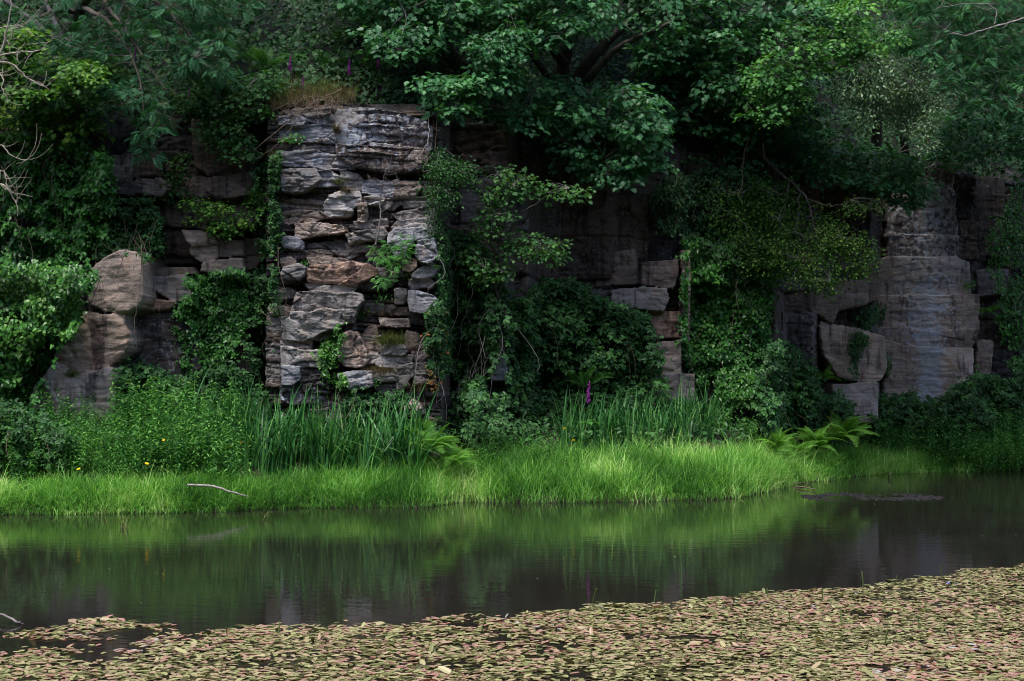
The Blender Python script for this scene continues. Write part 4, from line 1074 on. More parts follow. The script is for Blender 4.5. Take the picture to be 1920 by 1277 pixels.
cloud('ivy', 'huge glossy ivy bank smothering the left end of the cliff', 'ivy',
  [([(-60,255),(60,250),(150,270),(205,290),(215,360),(205,430),(160,450),(180,520),(165,560),(150,600),(115,650),(90,700),(60,760),(20,800),(-60,800)], 26000, .085, .0, .30, 1.1, 26)],
  M['ivy'], at(0, 800, 26.4), T['ivy'], stems=30, stemmat=M['stem'])
cloud('ivy', 'brighter bushy ivy lobe bulging beside the top boulder', 'ivy',
  [([(-60,480),(60,490),(150,500),(165,540),(155,580),(130,620),(90,640),(40,700),(0,740),(-60,700)], 9000, .075, .2, .9, 1.2, 25.6)],
  M['ivyb'], at(20, 780, 25.9), T['ivy'])
cloud('ivy', 'fan of small-leaved ivy hanging between the dark slab and the pillar', 'ivy',
  [([(350,515),(385,520),(400,508),(440,506),(465,520),(462,600),(455,640),(430,690),(390,700),(375,660),(355,600),(325,580),(330,565),(365,560)], 11000, .065, .02, .35, .35, 26.6),
   ([(325,570),(345,590),(350,640),(365,700),(345,700),(335,650),(322,600)], 350, .055, .03, .12, .0, 26.7)],
  M['ivy'], at(420, 720, 26.8), T['ivy'])
cloud('ivy', 'small bright tongue of ivy on the lower front of the pillar', 'ivy',
  [([(594,640),(615,636),(638,610),(640,625),(640,660),(636,685),(645,712),(650,730),(640,740),(622,725),(604,690),(600,665)], 1500, .055, .01, .10, .1, 26.5)],
  M['ivyb'], at(620, 745, 26.5), T['ivy'])
cloud('ivy', 'great ivy curtain covering the shaded cliff right of centre', 'ivy',
  [([(1290,440),(1340,400),(1420,430),(1450,480),(1450,560),(1440,620),(1425,680),(1410,740),(1360,740),(1340,700),(1300,720),(1285,640),(1280,560)], 23000, .08, .02, .35, .5, 31.3)],
  M['ivy'], at(1360, 760, 30.8), T['ivy'], stems=12)
cloud('ivy', 'glossy low ivy clump at the foot of the great ivy curtain', 'ivy',
  [([(1345,700),(1400,690),(1430,720),(1425,760),(1380,770),(1345,750)], 2200, .08, .4, .9, .3, 30.4)],
  M['ivyb'], at(1385, 790, 30.2), T['ivy'])
cloud('ivy', 'dark ivy and creeper shading the cliff above the great curtain', 'ivy',
  [([(1220,340),(1330,310),(1460,330),(1480,470),(1450,560),(1300,450),(1230,420)], 8000, .075, .02, .5, .6, 31.3)],
  M['under'], at(1340, 560, 31), T['oval'], stems=14)
cloud('creeper', 'leafy creeper strip climbing the far right edge of the cliff', 'creeper',
  [([(1850,430),(1920,330),(1990,330),(1990,740),(1900,720),(1880,620),(1860,520)], 6500, .085, .05, .6, .6, 36.5)],
  M['ivy'], at(1930, 780, 36), T['oval'], stems=8)
cloud('creeper', 'sparse trailing creeper on the flat right buttress', 'creeper',
  [([(1600,600),(1650,560),(1660,590),(1620,610),(1615,700),(1600,700),(1596,640)], 900, .08, .02, .2, .2, 35.2),
   ([(1655,660),(1672,665),(1668,700),(1655,690)], 150, .08, .02, .15, 0, 35.2)],
  M['bramble'], at(1610, 730, 35), T['oval'])
BR = [T['bramble']]
def bramble(label, regs, base, stems=18, mat='bramble', g=None, sm=None): return cloud('bramble_bush', label, 'bramble', regs, M[mat], base, BR, g, stems=stems, stemmat=sm, N0=(0, -.8, .9), D0=(0, -.3, -.6), dj=.8, jit=.6)
bramble('tall bramble curtain with dry stems tumbling down the right side of the pillar',
  [([(830,430),(900,440),(945,500),(950,560),(930,640),(925,700),(880,720),(820,700),(800,640),(820,560),(825,490)], 5200, .125, .05, .55, .5, 27.2)], at(880, 760, 27.2), 60, sm=M['twig'])
bramble('bramble thicket filling the recess right of the thin rock column',
  [([(955,560),(1040,520),(1100,540),(1180,570),(1230,620),(1240,690),(1270,760),(1100,790),(960,790),(950,680)], 7500, .155, .2, 1.3, .8, 29.2)], at(1100, 800, 29), 26)
bramble('low bramble mound with rusty leaves at the foot of the pillar right side',
  [([(850,770),(880,720),(905,700),(925,735),(960,725),(985,750),(1030,735),(1060,780),(1110,800),(1100,850),(960,855),(870,840)], 1900, .15, .0, 1.4, .8, 28.0),
   ([(870,790),(930,770),(1000,800),(1090,800),(1090,850),(900,850)], 1300, .12, 1.4, 2.4, .8, 28.0)], at(960, 850, 26.2), 16)
bramble('bramble hanging among the leaves between the ivy bank and the boulder top',
  [([(180,385),(250,370),(300,400),(310,470),(270,490),(230,460),(190,480),(150,470)], 4200, .11, .05, .7, .6, 26.5)], at(240, 490, 26.6), 20)
bramble('dark bramble strip in the cleft between the ivy fan and the pillar',
  [([(470,520),(520,480),(520,560),(500,620),(500,700),(470,720),(455,640)], 1100, .11, .05, .6, .3, 27.6),
   ([(475,340),(520,280),(525,440),(515,480),(490,470)], 1300, .10, .05, .5, .3, 27.6)], at(485, 740, 27.5), 10)
bramble('bramble patch in front of the foot of the dark stained slab',
  [([(215,690),(260,680),(330,710),(440,690),(510,740),(500,790),(350,780),(230,800)], 4500, .11, .05, .6, .4, 26.4)], at(340, 800, 26.2), 10)
bramble('bramble slope between the great ivy curtain and the right buttress',
  [([(1440,640),(1490,650),(1530,690),(1555,735),(1610,770),(1600,830),(1440,830),(1420,740)], 5000, .14, .3, 1.6, .8, 32.6)], at(1510, 820, 32), 16)
bramble('bramble tangle under the lichen streaked right buttress',
  [([(1640,760),(1700,740),(1760,745),(1830,700),(1880,710),(1930,700),(1930,830),(1640,830)], 6500, .15, .2, 1.3, .7, 35.2)], at(1780, 830, 34.6), 12)
cloud('bramble_bush', 'orange and red turning bramble leaves down the pillar right edge', 'bramble',
  [([(800,590),(835,570),(840,640),(830,740),(810,740),(802,680)], 170, .075, .1, .5, .4, 26.4)], M['rust'], at(815, 750, 26.4), BR, N0=(0, -.8, .9), dj=.8)
bramble('dark bramble mixed with dock at the far left foot of the bank',
  [([(-60,750),(20,750),(110,800),(150,840),(140,880),(-60,890)], 3400, .12, 2.6, 3.6, .5, 27.0)], at(40, 890, 23.6), 10)
bramble('small green creeper on the ledge below the protruding blue block',
  [([(640,735),(760,740),(770,770),(700,790),(640,770)], 900, .10, .05, .4, .3, 26.5)], at(700, 790, 26.3), 8)

# undergrowth on the slope: uncountable
g = Geo(); n = 80000
X = rng.uniform(-15, 22, n); t_ = rng.random(n)**1.3*20
Y, Z = hill_z(X, t_); P = np.stack([X, Y-rng.random(n)*.25, Z+rng.random(n)*(.15+.8*fbm(X*.7, t_*.7))], 1)
ks = rng.integers(0, 5, n); R = frames(np.array([0, -.6, .8])+rng.normal(size=(n, 3))*.5, np.array([0, -.5, -.5])+rng.normal(size=(n, 3))*.6)
for u in range(5): g.inst([T['oval'], T['ivy'], T['bramble'], T['round'], T['syc']][u], P[ks == u], R[ks == u], rng.uniform(.07, .15, (ks == u).sum()))
tag(g.build('undergrowth', M['under']), 'dark leafy undergrowth on the slope above the cliff', 'undergrowth', kind='stuff')
g = Geo(); n = 8000
X = np.concatenate([rng.uniform(-10.5, 16, n)]); q = rng.random(n)
Y = Yshore(X)+2.1+q*np.maximum(Ywall(X, np.full(n, 1.3))-Yshore(X)-2.1, .1)
P = np.stack([X, Y, ground_z(X, Y)+rng.random(n)**.8*.55], 1)
ks = rng.integers(0, 3, n); R = frames(np.array([0, -.5, .9])+rng.normal(size=(n, 3))*.5, np.array([0, -.5, -.3])+rng.normal(size=(n, 3))*.6)
for u in range(3): g.inst([T['oval'], T['bramble'], T['narrow']][u], P[ks == u], R[ks == u], rng.uniform(.08, .14, (ks == u).sum()))
tag(g.build('ground_cover', M['bramble']), 'low leafy ground cover at the foot of the cliff', 'ground cover', kind='stuff')

# ------------------------------------------------------------------ blades
def blades(g, P, H, W, lean, nseg=4, bend=.6, rnd=None, twist=.5, kink=0.):
    """vectorised grass-like blades. P (m,3), H, W (m,), lean direction angle (m,)"""
    m = len(P); t = np.linspace(0, 1, nseg+1)[None]
    b = np.broadcast_to(np.asarray(bend), (m,))[:, None]
    out = b*t**2*H[:, None]; up = H[:, None]*(t-.42*b**2*t**2.2)
    if kink:
        k = (rng.random(m) < kink)[:, None]; tk = np.clip((t-.55)/.45, 0, 1)**1.4
        up = up-np.where(k, tk*H[:, None]*.45, 0); out = out+np.where(k, tk*H[:, None]*.20, 0)
    cx, cy = np.cos(lean)[:, None], np.sin(lean)[:, None]
    ctr = np.stack([P[:, 0:1]+cx*out, P[:, 1:2]+cy*out, P[:, 2:3]+up], -1)
    fa = lean+pi/2+rng.normal(size=m)*twist
    sd = np.stack([np.cos(fa), np.sin(fa), 0*fa], -1)[:, None]*(W[:, None, None]*.5)*(1-t[..., None]**2.2*.96)
    V = np.stack([ctr-sd, ctr+sd], 2).reshape(-1, 3)
    k = 2*(nseg+1); o = (np.arange(m)*k)[:, None, None]
    s = np.arange(nseg)[None, :, None]*2
    f = (o+s+np.array([0, 1, 3, 2])[None, None]).reshape(-1, 4)
    if rnd is None: rnd = rng.random(m)
    g.add(V, {4: f}, np.repeat(rnd, nseg))

# bank grass
g = Geo(); n = 88000
X = rng.uniform(-11.5, 15, n); wid = np.interp(X, [-12, -8, -5, -3, -1, 0, 4, 6, 8, 9, 12, 15], [.9, .9, 1.0, 1.1, 1.5, 1.9, 1.9, 1.6, 1.3, .8, .7, .7])
d = rng.random(n)**.9*wid*1.15-.14; Y = Yshore(X)+d
keep = fbm(X*1.8, Y*1.8)+.35 > rng.random(n)*.9; X, Y, d, wid = X[keep], Y[keep], d[keep], wid[keep]; n = len(X)
hh = np.interp(X, [-12, -6, -4, -1.5, -1, 3, 5, 6, 8, 12], [.38, .40, .38, .38, .46, .48, .46, .40, .38, .40])
H = hh*rng.uniform(.5, 1.25, n)*(.62+.76*fbm(X*1.6+4, Y*1.6, o=3))*np.clip(.6+d*1.4, 0, 1)*np.where(rng.random(n) < .06, 1.5, 1)
lean = rng.random(n)*2*pi + .0
blades(g, np.stack([X, Y, np.maximum(ground_z(X, Y), 0)-.02], 1), H, rng.uniform(.008, .016, n), lean, 4, rng.uniform(.2, 1.35, n), np.clip(rng.random(n)*.75+(fbm(X*1.2, Y*1.2, o=3)-.5)*1.5+.10, 0, 1))
tag(g.build('grass', M['grass']), 'bright green grass along the water edge', 'grass', kind='stuff')
g = Geo(); n = 1300
X = rng.uniform(-11.5, 14, n); Y = Yshore(X)+rng.uniform(-.12, .18, n)
blades(g, np.stack([X, Y, np.maximum(ground_z(X, Y), 0)], 1), rng.uniform(.05, .22, n), rng.uniform(.006, .011, n), rng.normal(-pi/2, .9, n), 3, rng.uniform(.6, 1.3, n))
tag(g.build('dead_grass', M['drygrass']), 'brown dead grass at the waterline', 'grass', kind='stuff')

# iris clumps
def iris_mesh(k, h):
    g = Geo(); n = 22; a = rng.random(n)*2*pi
    P = np.stack([np.cos(a)*.16*rng.random(n)**.5, np.sin(a)*.12*rng.random(n)**.5, 0*a], 1)
    blades(g, P, h*rng.uniform(.65, 1.12, n), rng.uniform(.030, .046, n), rng.normal(0, 1.2, n)+(pi if k % 3 == 0 else 0), 10, rng.uniform(.05, .7, n), twist=.9, kink=.45)
    return g.mesh('iris_clump', M['iris'])
ims = [iris_mesh(k, h) for k, h in enumerate([1.2, 1.3, 1.1, 1.35, 1.15, 1.25])]
def scatter(meshes, spots, name, label, cat, group, smin=.85, smax=1.15):
    for q, (px, Y) in enumerate(spots):
        o = link(name, meshes[rng.integers(len(meshes))]); X = (px-960)/F*Y
        o.location = (X, Y, float(ground_z(np.array(X), np.array(Y)))-.03); o.rotation_euler = (0, 0, rng.random()*6.28 if name != 'iris_clump' else rng.normal()*.6)
        s = rng.uniform(smin, smax)*(.82+.4*float(fbm(np.array(X*1.5), np.array(Y*.7))))*(.72 if name == 'nettle_clump' and px < 235 else 1); o.scale = (s, s, s); tag(o, label, cat, group)
sp = [(px+rng.uniform(-8, 8), Y) for px in np.arange(345, 800, 17) for Y in (24.8+rng.uniform(-.2, .2), 25.5+rng.uniform(-.2, .2))]
scatter(ims, sp, 'iris_clump', 'clump of sword-leaved irises in the stand in front of the pillar', 'iris', 'irises in front of the pillar')
sp = [(px+rng.uniform(-8, 8), Y+(px-1060)*.006) for px in np.arange(1062, 1350, 18) for Y in (26.9+rng.uniform(-.2, .2), 27.6+rng.uniform(-.2, .2))]
scatter(ims, sp, 'iris_clump', 'clump of sword-leaved irises in the stand below the bramble thicket', 'iris', 'irises below the bramble thicket', .72, .98)

# nettles and willowherb clumps
def nettle_mesh(h, ls, ns=9):
    g = Geo()
    for _ in range(ns):
        b = np.array([rng.normal()*.16, rng.normal()*.14, 0]); L = h*rng.uniform(.6, 1.1)
        top = b+np.array([rng.normal()*.14, rng.normal()*.14, 1])*L; c = curve(b, top, 7, 0, .04)
        tube(g, c, np.linspace(.005, .002, 7), 3, rnd=.3)
        m = int(12*L/h)+5; t = np.linspace(.2, 1, m)
        for k, tt in enumerate(t):
            p = b+(top-b)*tt; a = k*pi/2+rng.normal()*.3
            for s in (0, pi):
                D = np.array([[cos(a+s), sin(a+s), -.35+.5*(tt > .9)]]); N = np.array([[rng.normal()*.25, rng.normal()*.25, 1.]])
                g.inst(T['narrow'] if ls < .1 else T['oval'], [p], frames(N, D), ls*(1.15-.45*tt)*rng.uniform(.85, 1.15), amt=.8)
    return g.mesh('nettle_clump', M['nettle'])
nms = [nettle_mesh(.95, .088, 13) for _ in range(7)]
sp = []
for px in np.arange(-20, 430, 20):
    for Y in (23.8, 24.4, 25.0, 25.6):
        sp.append((px+rng.uniform(-10, 10), Y+rng.uniform(-.2, .2)-.3+(px/430)*.25))
scatter(nms, sp, 'nettle_clump', 'leafy nettle clump on the left bank below the boulder stack', 'nettles', 'nettles on the left bank', .7, 1.4)
sp = []
for px in np.arange(1625, 1960, 21):
    for Y in (33.7, 34.3, 34.9):
        sp.append((px+rng.uniform(-10, 10), Y+rng.uniform(-.2, .2)+.25))
scatter(nms, sp, 'nettle_clump', 'leafy nettle clump on the right bank below the lichen streaked buttress', 'nettles', 'nettles on the right bank', .85, 1.45)
sp = [(px+rng.uniform(-10, 10), Y+rng.uniform(-.2, .2)) for px in np.arange(905, 1070, 22) for Y in (25.9, 26.4)]+[(px+rng.uniform(-10, 10), 28.6+(px-1300)*.011+rng.uniform(-.2, .4)) for px in np.arange(1330, 1460, 18)]
scatter(nms, sp, 'nettle_clump', 'leafy nettle clump in the middle of the bank between fern and irises', 'nettles', 'nettles in the middle of the bank', .5, .8)

# ------------------------------------------------------------------ ferns
def frond_mesh(L, curl, kp=20):
    g = Geo(); n = 16; t = np.linspace(0, 1, n)
    sp_ = np.stack([0*t, L*(t*.85), L*(.75*t-curl*t*t)], 1)
    tube(g, sp_, np.linspace(.006, .002, n), 3, rnd=.3)
    for i in range(kp):
        tt = .16+.84*i/kp; p = np.array([0, L*tt*.85, L*(.75*tt-curl*tt*tt)]); pl = L*.27*(1-tt)**.75*min(1, (tt-.05)*5)+.012
        tg = norm(np.array([0, .85, .75-2*curl*tt]))
        nn = norm(np.cross(np.array([1., 0, 0]), tg))
        for s in (1, -1):
            d = norm(np.array([s*1., 0, 0])+tg*.35-nn*.12); side = norm(np.cross(nn, d))
            m = 7; w = L/kp*.52
            for j in range(m):
                u0, u1 = j/m, (j+.82)/m; ww = w*(1-u0*.75)
                a = p+d*pl*u0; b = p+d*pl*u1; dr = -nn*.10*pl*u1**2
                g.add([a, a+side*ww*1.0+d*pl*.05+dr, b+dr, a-side*ww*1.0+d*pl*.05+dr], {4: [[0, 3, 2, 1]]}, float(np.clip(.4+.35*u1+rng.normal()*.12, 0, 1)))
    return g.mesh('frond', M['fern'])
fms = [frond_mesh(.80, c_) for c_ in (.55, .75, .95)]
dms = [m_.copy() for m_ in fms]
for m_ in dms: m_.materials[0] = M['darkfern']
def fern(label, P, n=9, s=1., group=None, spread=(0, 2*pi), mat=None):
    root = empty('fern', P, label, 'fern', group)
    for k in range(n):
        o = link('frond', (mat or fms)[rng.integers(3)], root); a = spread[0]+(spread[1]-spread[0])*(k+rng.random()*.7)/n
        q = s*rng.uniform(.75, 1.15); o.scale = (q, q, q); o.rotation_euler = (rng.uniform(0, .95), rng.normal()*.25, a)
    return root
def gnd(px, Y, dz=0): X = (px-960)/F*Y; return (X, Y, float(ground_z(np.array(X), np.array(Y)))+dz)
fern('large pale green bracken right of the iris stand', gnd(812, 25.1, .38), 34, .85)
fern('bracken leaning out just right of the large pale one', gnd(850, 25.2, .30), 26, .8)
fern('bracken tucked behind the right end of the iris stand', gnd(782, 25.4, .42), 20, .8)
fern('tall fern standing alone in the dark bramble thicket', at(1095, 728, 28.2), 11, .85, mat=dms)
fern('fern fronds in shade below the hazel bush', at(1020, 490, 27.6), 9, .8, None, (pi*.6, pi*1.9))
fern('broad bright bracken at the right end of the bank grass', gnd(1585, 31.9, .62), 36, 1.2)
fern('bracken spreading left of the broad bright one', gnd(1530, 31.2, .38), 26, 1.0)
fern('low bracken where the bank grass thins behind the twigs', gnd(1455, 29.6, .30), 22, .9)
fern('small bracken in front of the broad bright one', gnd(1490, 30.4, .2), 20, .8)
fern('fern drooping from a crack at the right edge of the buttress', at(1848, 590, 35.4), 8, .7, None, (pi*.6, pi*1.4))
fern('pair of pale fronds below the curved block on the right', at(1545, 715, 33.4), 7, .8)
fern('tiny yellow-green fern in the cleft below the two jutting blocks', at(1187, 600, 30), 6, .42)
fern('small fern at the waterside left of the nettles on the right', gnd(1405, 28.2, .1), 7, .7)
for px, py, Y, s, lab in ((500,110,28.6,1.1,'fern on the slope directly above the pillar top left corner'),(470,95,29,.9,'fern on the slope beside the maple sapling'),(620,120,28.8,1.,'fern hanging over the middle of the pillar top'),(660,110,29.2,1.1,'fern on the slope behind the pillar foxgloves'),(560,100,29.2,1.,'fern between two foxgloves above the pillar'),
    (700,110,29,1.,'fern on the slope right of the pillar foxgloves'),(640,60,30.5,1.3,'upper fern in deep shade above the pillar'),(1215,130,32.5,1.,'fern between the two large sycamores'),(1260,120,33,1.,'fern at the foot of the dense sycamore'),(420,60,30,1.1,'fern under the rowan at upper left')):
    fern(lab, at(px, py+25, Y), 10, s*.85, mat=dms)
# foxgloves
def fox_parts():
    gs = Geo(); tube(gs, [(0, 0, 0), (.01, 0, .3), (.0, .01, .75)], [.007, .006, .003], 5, rnd=.5)
    ms = gs.mesh('stem', M['nettle'])
    gf = Geo()
    for k in range(22):
        z = .42+.36*k/22; a = -pi/2+rng.normal()*1.0; r = .028*(1-.6*k/22)+.004; L = .055*(1-.6*k/22)
        d = norm(np.array([cos(a), sin(a), -.55])); p0 = np.array([0, 0, z]); p = np.stack([p0, p0+d*L*.5, p0+d*L])
        tube(gf, p, [.005, r*.5, r*.75], 6, rnd=rng.random())
    mf = gf.mesh('flower_spike', M['purple'])
    gl = Geo(); n = 9; a = rng.random(n)*6.28
    gl.inst(T['oval'], np.zeros((n, 3))+[0, 0, .05], frames(np.array([0, 0, 1.])+rng.normal(size=(n, 3))*.2, np.stack([np.cos(a), np.sin(a), .2+0*a], 1)), .22)
    return ms, mf, gl.mesh('leaf_rosette', M['nettle'])
fx = fox_parts()
for px, py, Y, s, lab in ((542,140,27.9,.8,'purple foxglove at the left of the row above the pillar'),(570,170,27.5,.65,'short foxglove in the dry grass on the pillar top'),(658,150,27.9,.85,'purple foxglove above the middle of the pillar'),(712,130,28.5,.7,'dim foxglove beside the sycamore spray above the pillar'),(718,180,28.1,.6,'small foxglove low at the right of the pillar top'),
    (258,120,26.6,.7,'foxglove glowing among the left rowan leaves'),(355,185,26.8,.6,'foxglove half hidden above the left cliff top'),(1103,775,27.3,1.1,'tall foxglove in front of the lone fern in the thicket'),(1291,60,31.5,.9,'foxglove in shade between the large sycamores'),(1352,55,31.5,.6,'faint foxglove at the right of the sycamore stems'),(960,70,27.9,.5,'tiny foxglove beneath the upper left sycamore leaves')):
    c = at(px, py+22, Y); r = empty('foxglove', c, lab, 'foxglove')
    for nm, me in zip(('stem', 'flower_spike', 'leaf_rosette'), fx): link(nm, me, r)
    r.scale = (s, s, s); r.rotation_euler = (0, rng.normal()*.08, rng.normal()*.4)
# yellow flags
def flower_mesh(mat, s=.035, n=6):
    g = Geo(); a = np.arange(n)*2*pi/n
    g.inst(T['round'], np.zeros((n, 3)), frames(np.stack([-.5*np.cos(a), -.5*np.sin(a), 1+0*a], 1), np.stack([np.cos(a), np.sin(a), .35+0*a], 1)), s*np.ones(n))
    tube(g, [(0, 0, -.01), (0, 0, .012)], [.008, .006], 6)
    return g.mesh('bloom', mat)
fy = flower_mesh(M['yellow'], .038); gst = Geo(); tube(gst, [(0, 0, -.5), (.01, 0, 0)], [.004, .003], 4); stm = gst.mesh('stem', M['iris'])
for px, py, Y, lab in ((1058,803,26.3,'yellow iris flower at the left end of the second iris stand'),(308,826,23.8,'yellow flower low among the left nettles'),(452,830,24.6,'yellow flower at the left end of the first iris stand'),(1075,826,26.4,'small yellow flower just below the brightest one'),(432,838,24.5,'dull yellow flower beside the first iris stand'),(275,870,23.4,'yellow flower above the white stick'),(148,880,22.9,'orange-yellow leafy flower near the left waterline')):
    r = empty('yellow_flower', at(px, py, Y-.3), lab, 'flower'); link('bloom', fy, r); link('stem', stm, r); r.rotation_euler = (.5, .2, rng.random()*6)

# tufts of grass on the ledges and on the pillar top
def tuft(name, label, cs, mat, n, h, spread=.12, bend=(.4, 1.3), w=.006):
    c = np.array(cs, float); g = Geo()
    P = c+rng.normal(size=(n, 3))*np.array([spread, spread*.4, spread*.12]); P[:, 1] -= .02
    blades(g, P, h*rng.uniform(.5, 1.2, n), rng.uniform(w*.7, w*1.3, n), rng.normal(-pi/2, .9, n), 4, rng.uniform(*bend, n))
    V = np.concatenate(g.V); o = g.build(name, mat, None, c); o.location = tuple(c); return tag(o, label, 'grass tuft')
def wallpt(px, py, Yg=26.6, off=.02):
    c = at(px, py, Yg)
    for _ in range(4): c = at(px, py, float(Ywall(np.array(c[0]), np.array(c[2])))-off)
    return c
tuft('grass_tuft', 'green and straw grass tuft on the ledge right of the ivy tongue', wallpt(735, 646), M['tuft'], 420, .30, .16)
tuft('grass_tuft', 'straw-coloured grass on the lower ledge right of the blue block', wallpt(715, 700), M['drygrass'], 300, .20, .17)
tuft('grass_tuft', 'orange-brown tuft on the ledge under the top blocks of the pillar', wallpt(652, 362), M['drygrass'], 160, .15, .06)
tuft('grass_tuft', 'thin grey-green tuft below the long shadowed crack', wallpt(635, 345), M['tuft'], 90, .16, .06)
tuft('grass_tuft', 'straw tuft on the small ledge in the middle of the pillar', wallpt(722, 592), M['drygrass'], 200, .16, .14)
tuft('grass_tuft', 'dry tuft at the right foot of the pillar', wallpt(782, 735), M['drygrass'], 240, .26, .12)
tuft('grass_tuft', 'straw tuft at the joint of the two lower left boulders', wallpt(138, 706, 26), M['tuft'], 180, .22, .07)
tuft('grass_tuft', 'rusty grass in the joint low on the pillar left side', wallpt(572, 640), M['drygrass'], 90, .07, .09)
tuft('grass_tuft', 'wispy grass dangling from the left shoulder of the pillar', wallpt(520, 300, 26.8), M['tuft'], 160, .22, .07)
tuft('grass_tuft', 'dry grass hanging down the seam of the top pillar block', wallpt(632, 250), M['drygrass'], 130, .22, .03)
tuft('grass_tuft', 'reeds of grass among the mat of red stems left of the top boulder gap', wallpt(262, 470, 26), M['drygrass'], 200, .35, .12)
# mat of dry and green grass with roots over the pillar top
g = Geo(); n = 1150; px = rng.uniform(505, 668, n); Yg = rng.uniform(26.65, 27.9, n)
py = np.interp(px, [505, 540, 600, 640, 668], [215, 205, 203, 205, 200])
P = np.stack([(px-960)/F*Yg, Yg, CH+(HZ-py)/F*27+(Yg-26.7)*.38+rng.normal(size=n)*.03], 1)
blades(g, P, rng.uniform(.12, .42, n), rng.uniform(.005, .010, n), rng.normal(-pi/2, 1., n), 5, rng.uniform(.3, 1.6, n))
o = g.build('grass_tuft', M['drygrass'], None, P.mean(0)); o.location = tuple(P.mean(0)); tag(o, 'thick fringe of dry brown grass spilling over the pillar top', 'grass tuft')
g = Geo(); n = 520; px = rng.uniform(530, 640, n); Yg = rng.uniform(27.1, 28.2, n)
P = np.stack([(px-960)/F*Yg, Yg, CH+(HZ-200)/F*27+(Yg-26.7)*.40+rng.normal(size=n)*.03], 1)
blades(g, P, rng.uniform(.15, .38, n), rng.uniform(.005, .010, n), rng.normal(-pi/2, 1.3, n), 5, rng.uniform(.1, .9, n))
o = g.build('grass_tuft', M['tuft'], None, P.mean(0)); o.location = tuple(P.mean(0)); tag(o, 'olive grass standing behind the dry fringe on the pillar top', 'grass tuft')
g = Geo()
for _ in range(26):
    a = at(rng.uniform(545, 650), rng.uniform(175, 200), 26.75); b = at(rng.uniform(510, 640), rng.uniform(205, 235), 26.45)
    tube(g, curve(a, b, 7, .1, .08), np.linspace(.006, .003, 7), 4)
c = at(600, 190, 26.7); o = g.build('root_tangle', M['stem'], None, c, smooth=True); o.location = tuple(c); tag(o, 'tangle of dry roots and stems drooping over the pillar lip', 'roots')

# small plants rooted in cracks
def sprig(label, px, py, Yg, s, mat, kind='hazel_sprays', n=4):
    c = wallpt(px, py, Yg, .0); g = Geo(); P = c+np.array([0, -.10, .05])+rng.normal(size=(n, 3))*np.array([.04, .025, .04])*(1 if n < 8 else 1.2)
    for q in P: tube(g, curve(c, q, 5), np.linspace(.005, .002, 5), 3, rnd=.2)
    ks = rng.integers(0, 4, n); R = frames(np.array([0, -.8, .8])+rng.normal(size=(n, 3))*.3, rv(n))
    for u in range(4): g.inst(T[kind][u], P[ks == u], R[ks == u], s)
    o = g.build('crack_plant', mat, None, c); o.location = tuple(c); tag(o, label, 'plant')
sprig('yellow-green plant in the hollow beside the big middle block', 676, 595, 26.8, .5, M['maple'])
sprig('small plant growing below the overhang right of the middle block', 720, 558, 27, .45, M['nettle'])
sprig('leafy sprig on the little ledge left of the reddish block', 571, 496, 26.6, .35, M['nettle'])
sprig('low weed on the ledge under the rowan sapling', 765, 518, 26.8, .4, M['hazel'])
sprig('sprig of green at the right end of the straw ledge', 700, 720, 26.6, .4, M['nettle'], n=5)
sprig('weed in the joint beside the small rounded stones', 521, 588, 26.8, .35, M['nettle'])
sprig('willowherb tuft leaning from the wall right of the red stems', 292, 455, 26.6, .8, M['nettle'], 'small_sprays', 9)
sprig('little plant on the right buttress above its crack', 1815, 535, 35.6, .5, M['nettle'])
sprig('green tuft rooted where the upper left blocks meet', 345, 300, 27, .9, M['hazel'], 'hazel_sprays', 7)
sprig('trailing plant over the dark ledge left of the sapling', 330, 350, 27, 1., M['bramble'], 'small_sprays', 10)
sprig('blue-green leaves in shade at the far right wall', 1895, 620, 36, 1.2, M['rowan'], 'hazel_sprays', 9)

# ------------------------------------------------------------------ sticks in and by the water
def stick(name, label, pts, mat, cat='stick'):
    p, r = smooth_path(pts, 24, .02); g = Geo(); tube(g, p, r*(1+.25*(fbm(np.arange(24)*.9, np.arange(24)*0.)-.5)), 8)
    c = p.mean(0); o = g.build(name, mat, None, c, smooth=True); o.location = tuple(c); return tag(o, label, cat)
def onw(px, py, z=0.): Y = (CH-z)*F/(py-HZ); return np.array([(px-960)/F*Y, Y, z])
a = onw(351, 908, .30); b = onw(400, 912, .30); c_ = onw(430, 921, .24); d_ = onw(466, 930, .17)
a, b, c_, d_ = [at(x, y, 22.7) for x, y in ((351, 909), (400, 912), (432, 922), (466, 931))]
stick('fallen_branch', 'pale bare branch lying over the grass above the water at left', [(*a, .018), (*b, .019), (*c_, .015), (*d_, .008)], M['log'], 'branch')
stick('stick', 'dark stick poking out of the water at the left edge', [(*(onw(45, 1172, -.02)), .010), (*(onw(30, 1165, .03)), .010), (*at(0, 1150, onw(30, 1165)[1]), .008)], M['twig'])
stick('stick', 'curved driftwood twig on the mud at the right end of the grass', [(*onw(1492, 912, .03), .015), (*onw(1510, 914, .04), .013), (*onw(1530, 918, .03), .008)], M['stem'])
stick('stick', 'forked twig beside the curved driftwood', [(*onw(1520, 905, .02), .010), (*onw(1528, 902, .12), .008), (*onw(1536, 893, .25), .005)], M['stem'])
stick('stick', 'short twig angled out of the mud on the right', [(*onw(1665, 893, .0), .010), (*onw(1668, 890, .1), .009), (*at(1673, 886, onw(1665, 893)[1]), .006)], M['stem'])
stick('stick', 'low rotten twig lying along the muddy shore', [(*onw(1475, 906, .03), .012), (*onw(1500, 905, .05), .010), (*onw(1520, 908, .02), .006)], M['stem'])
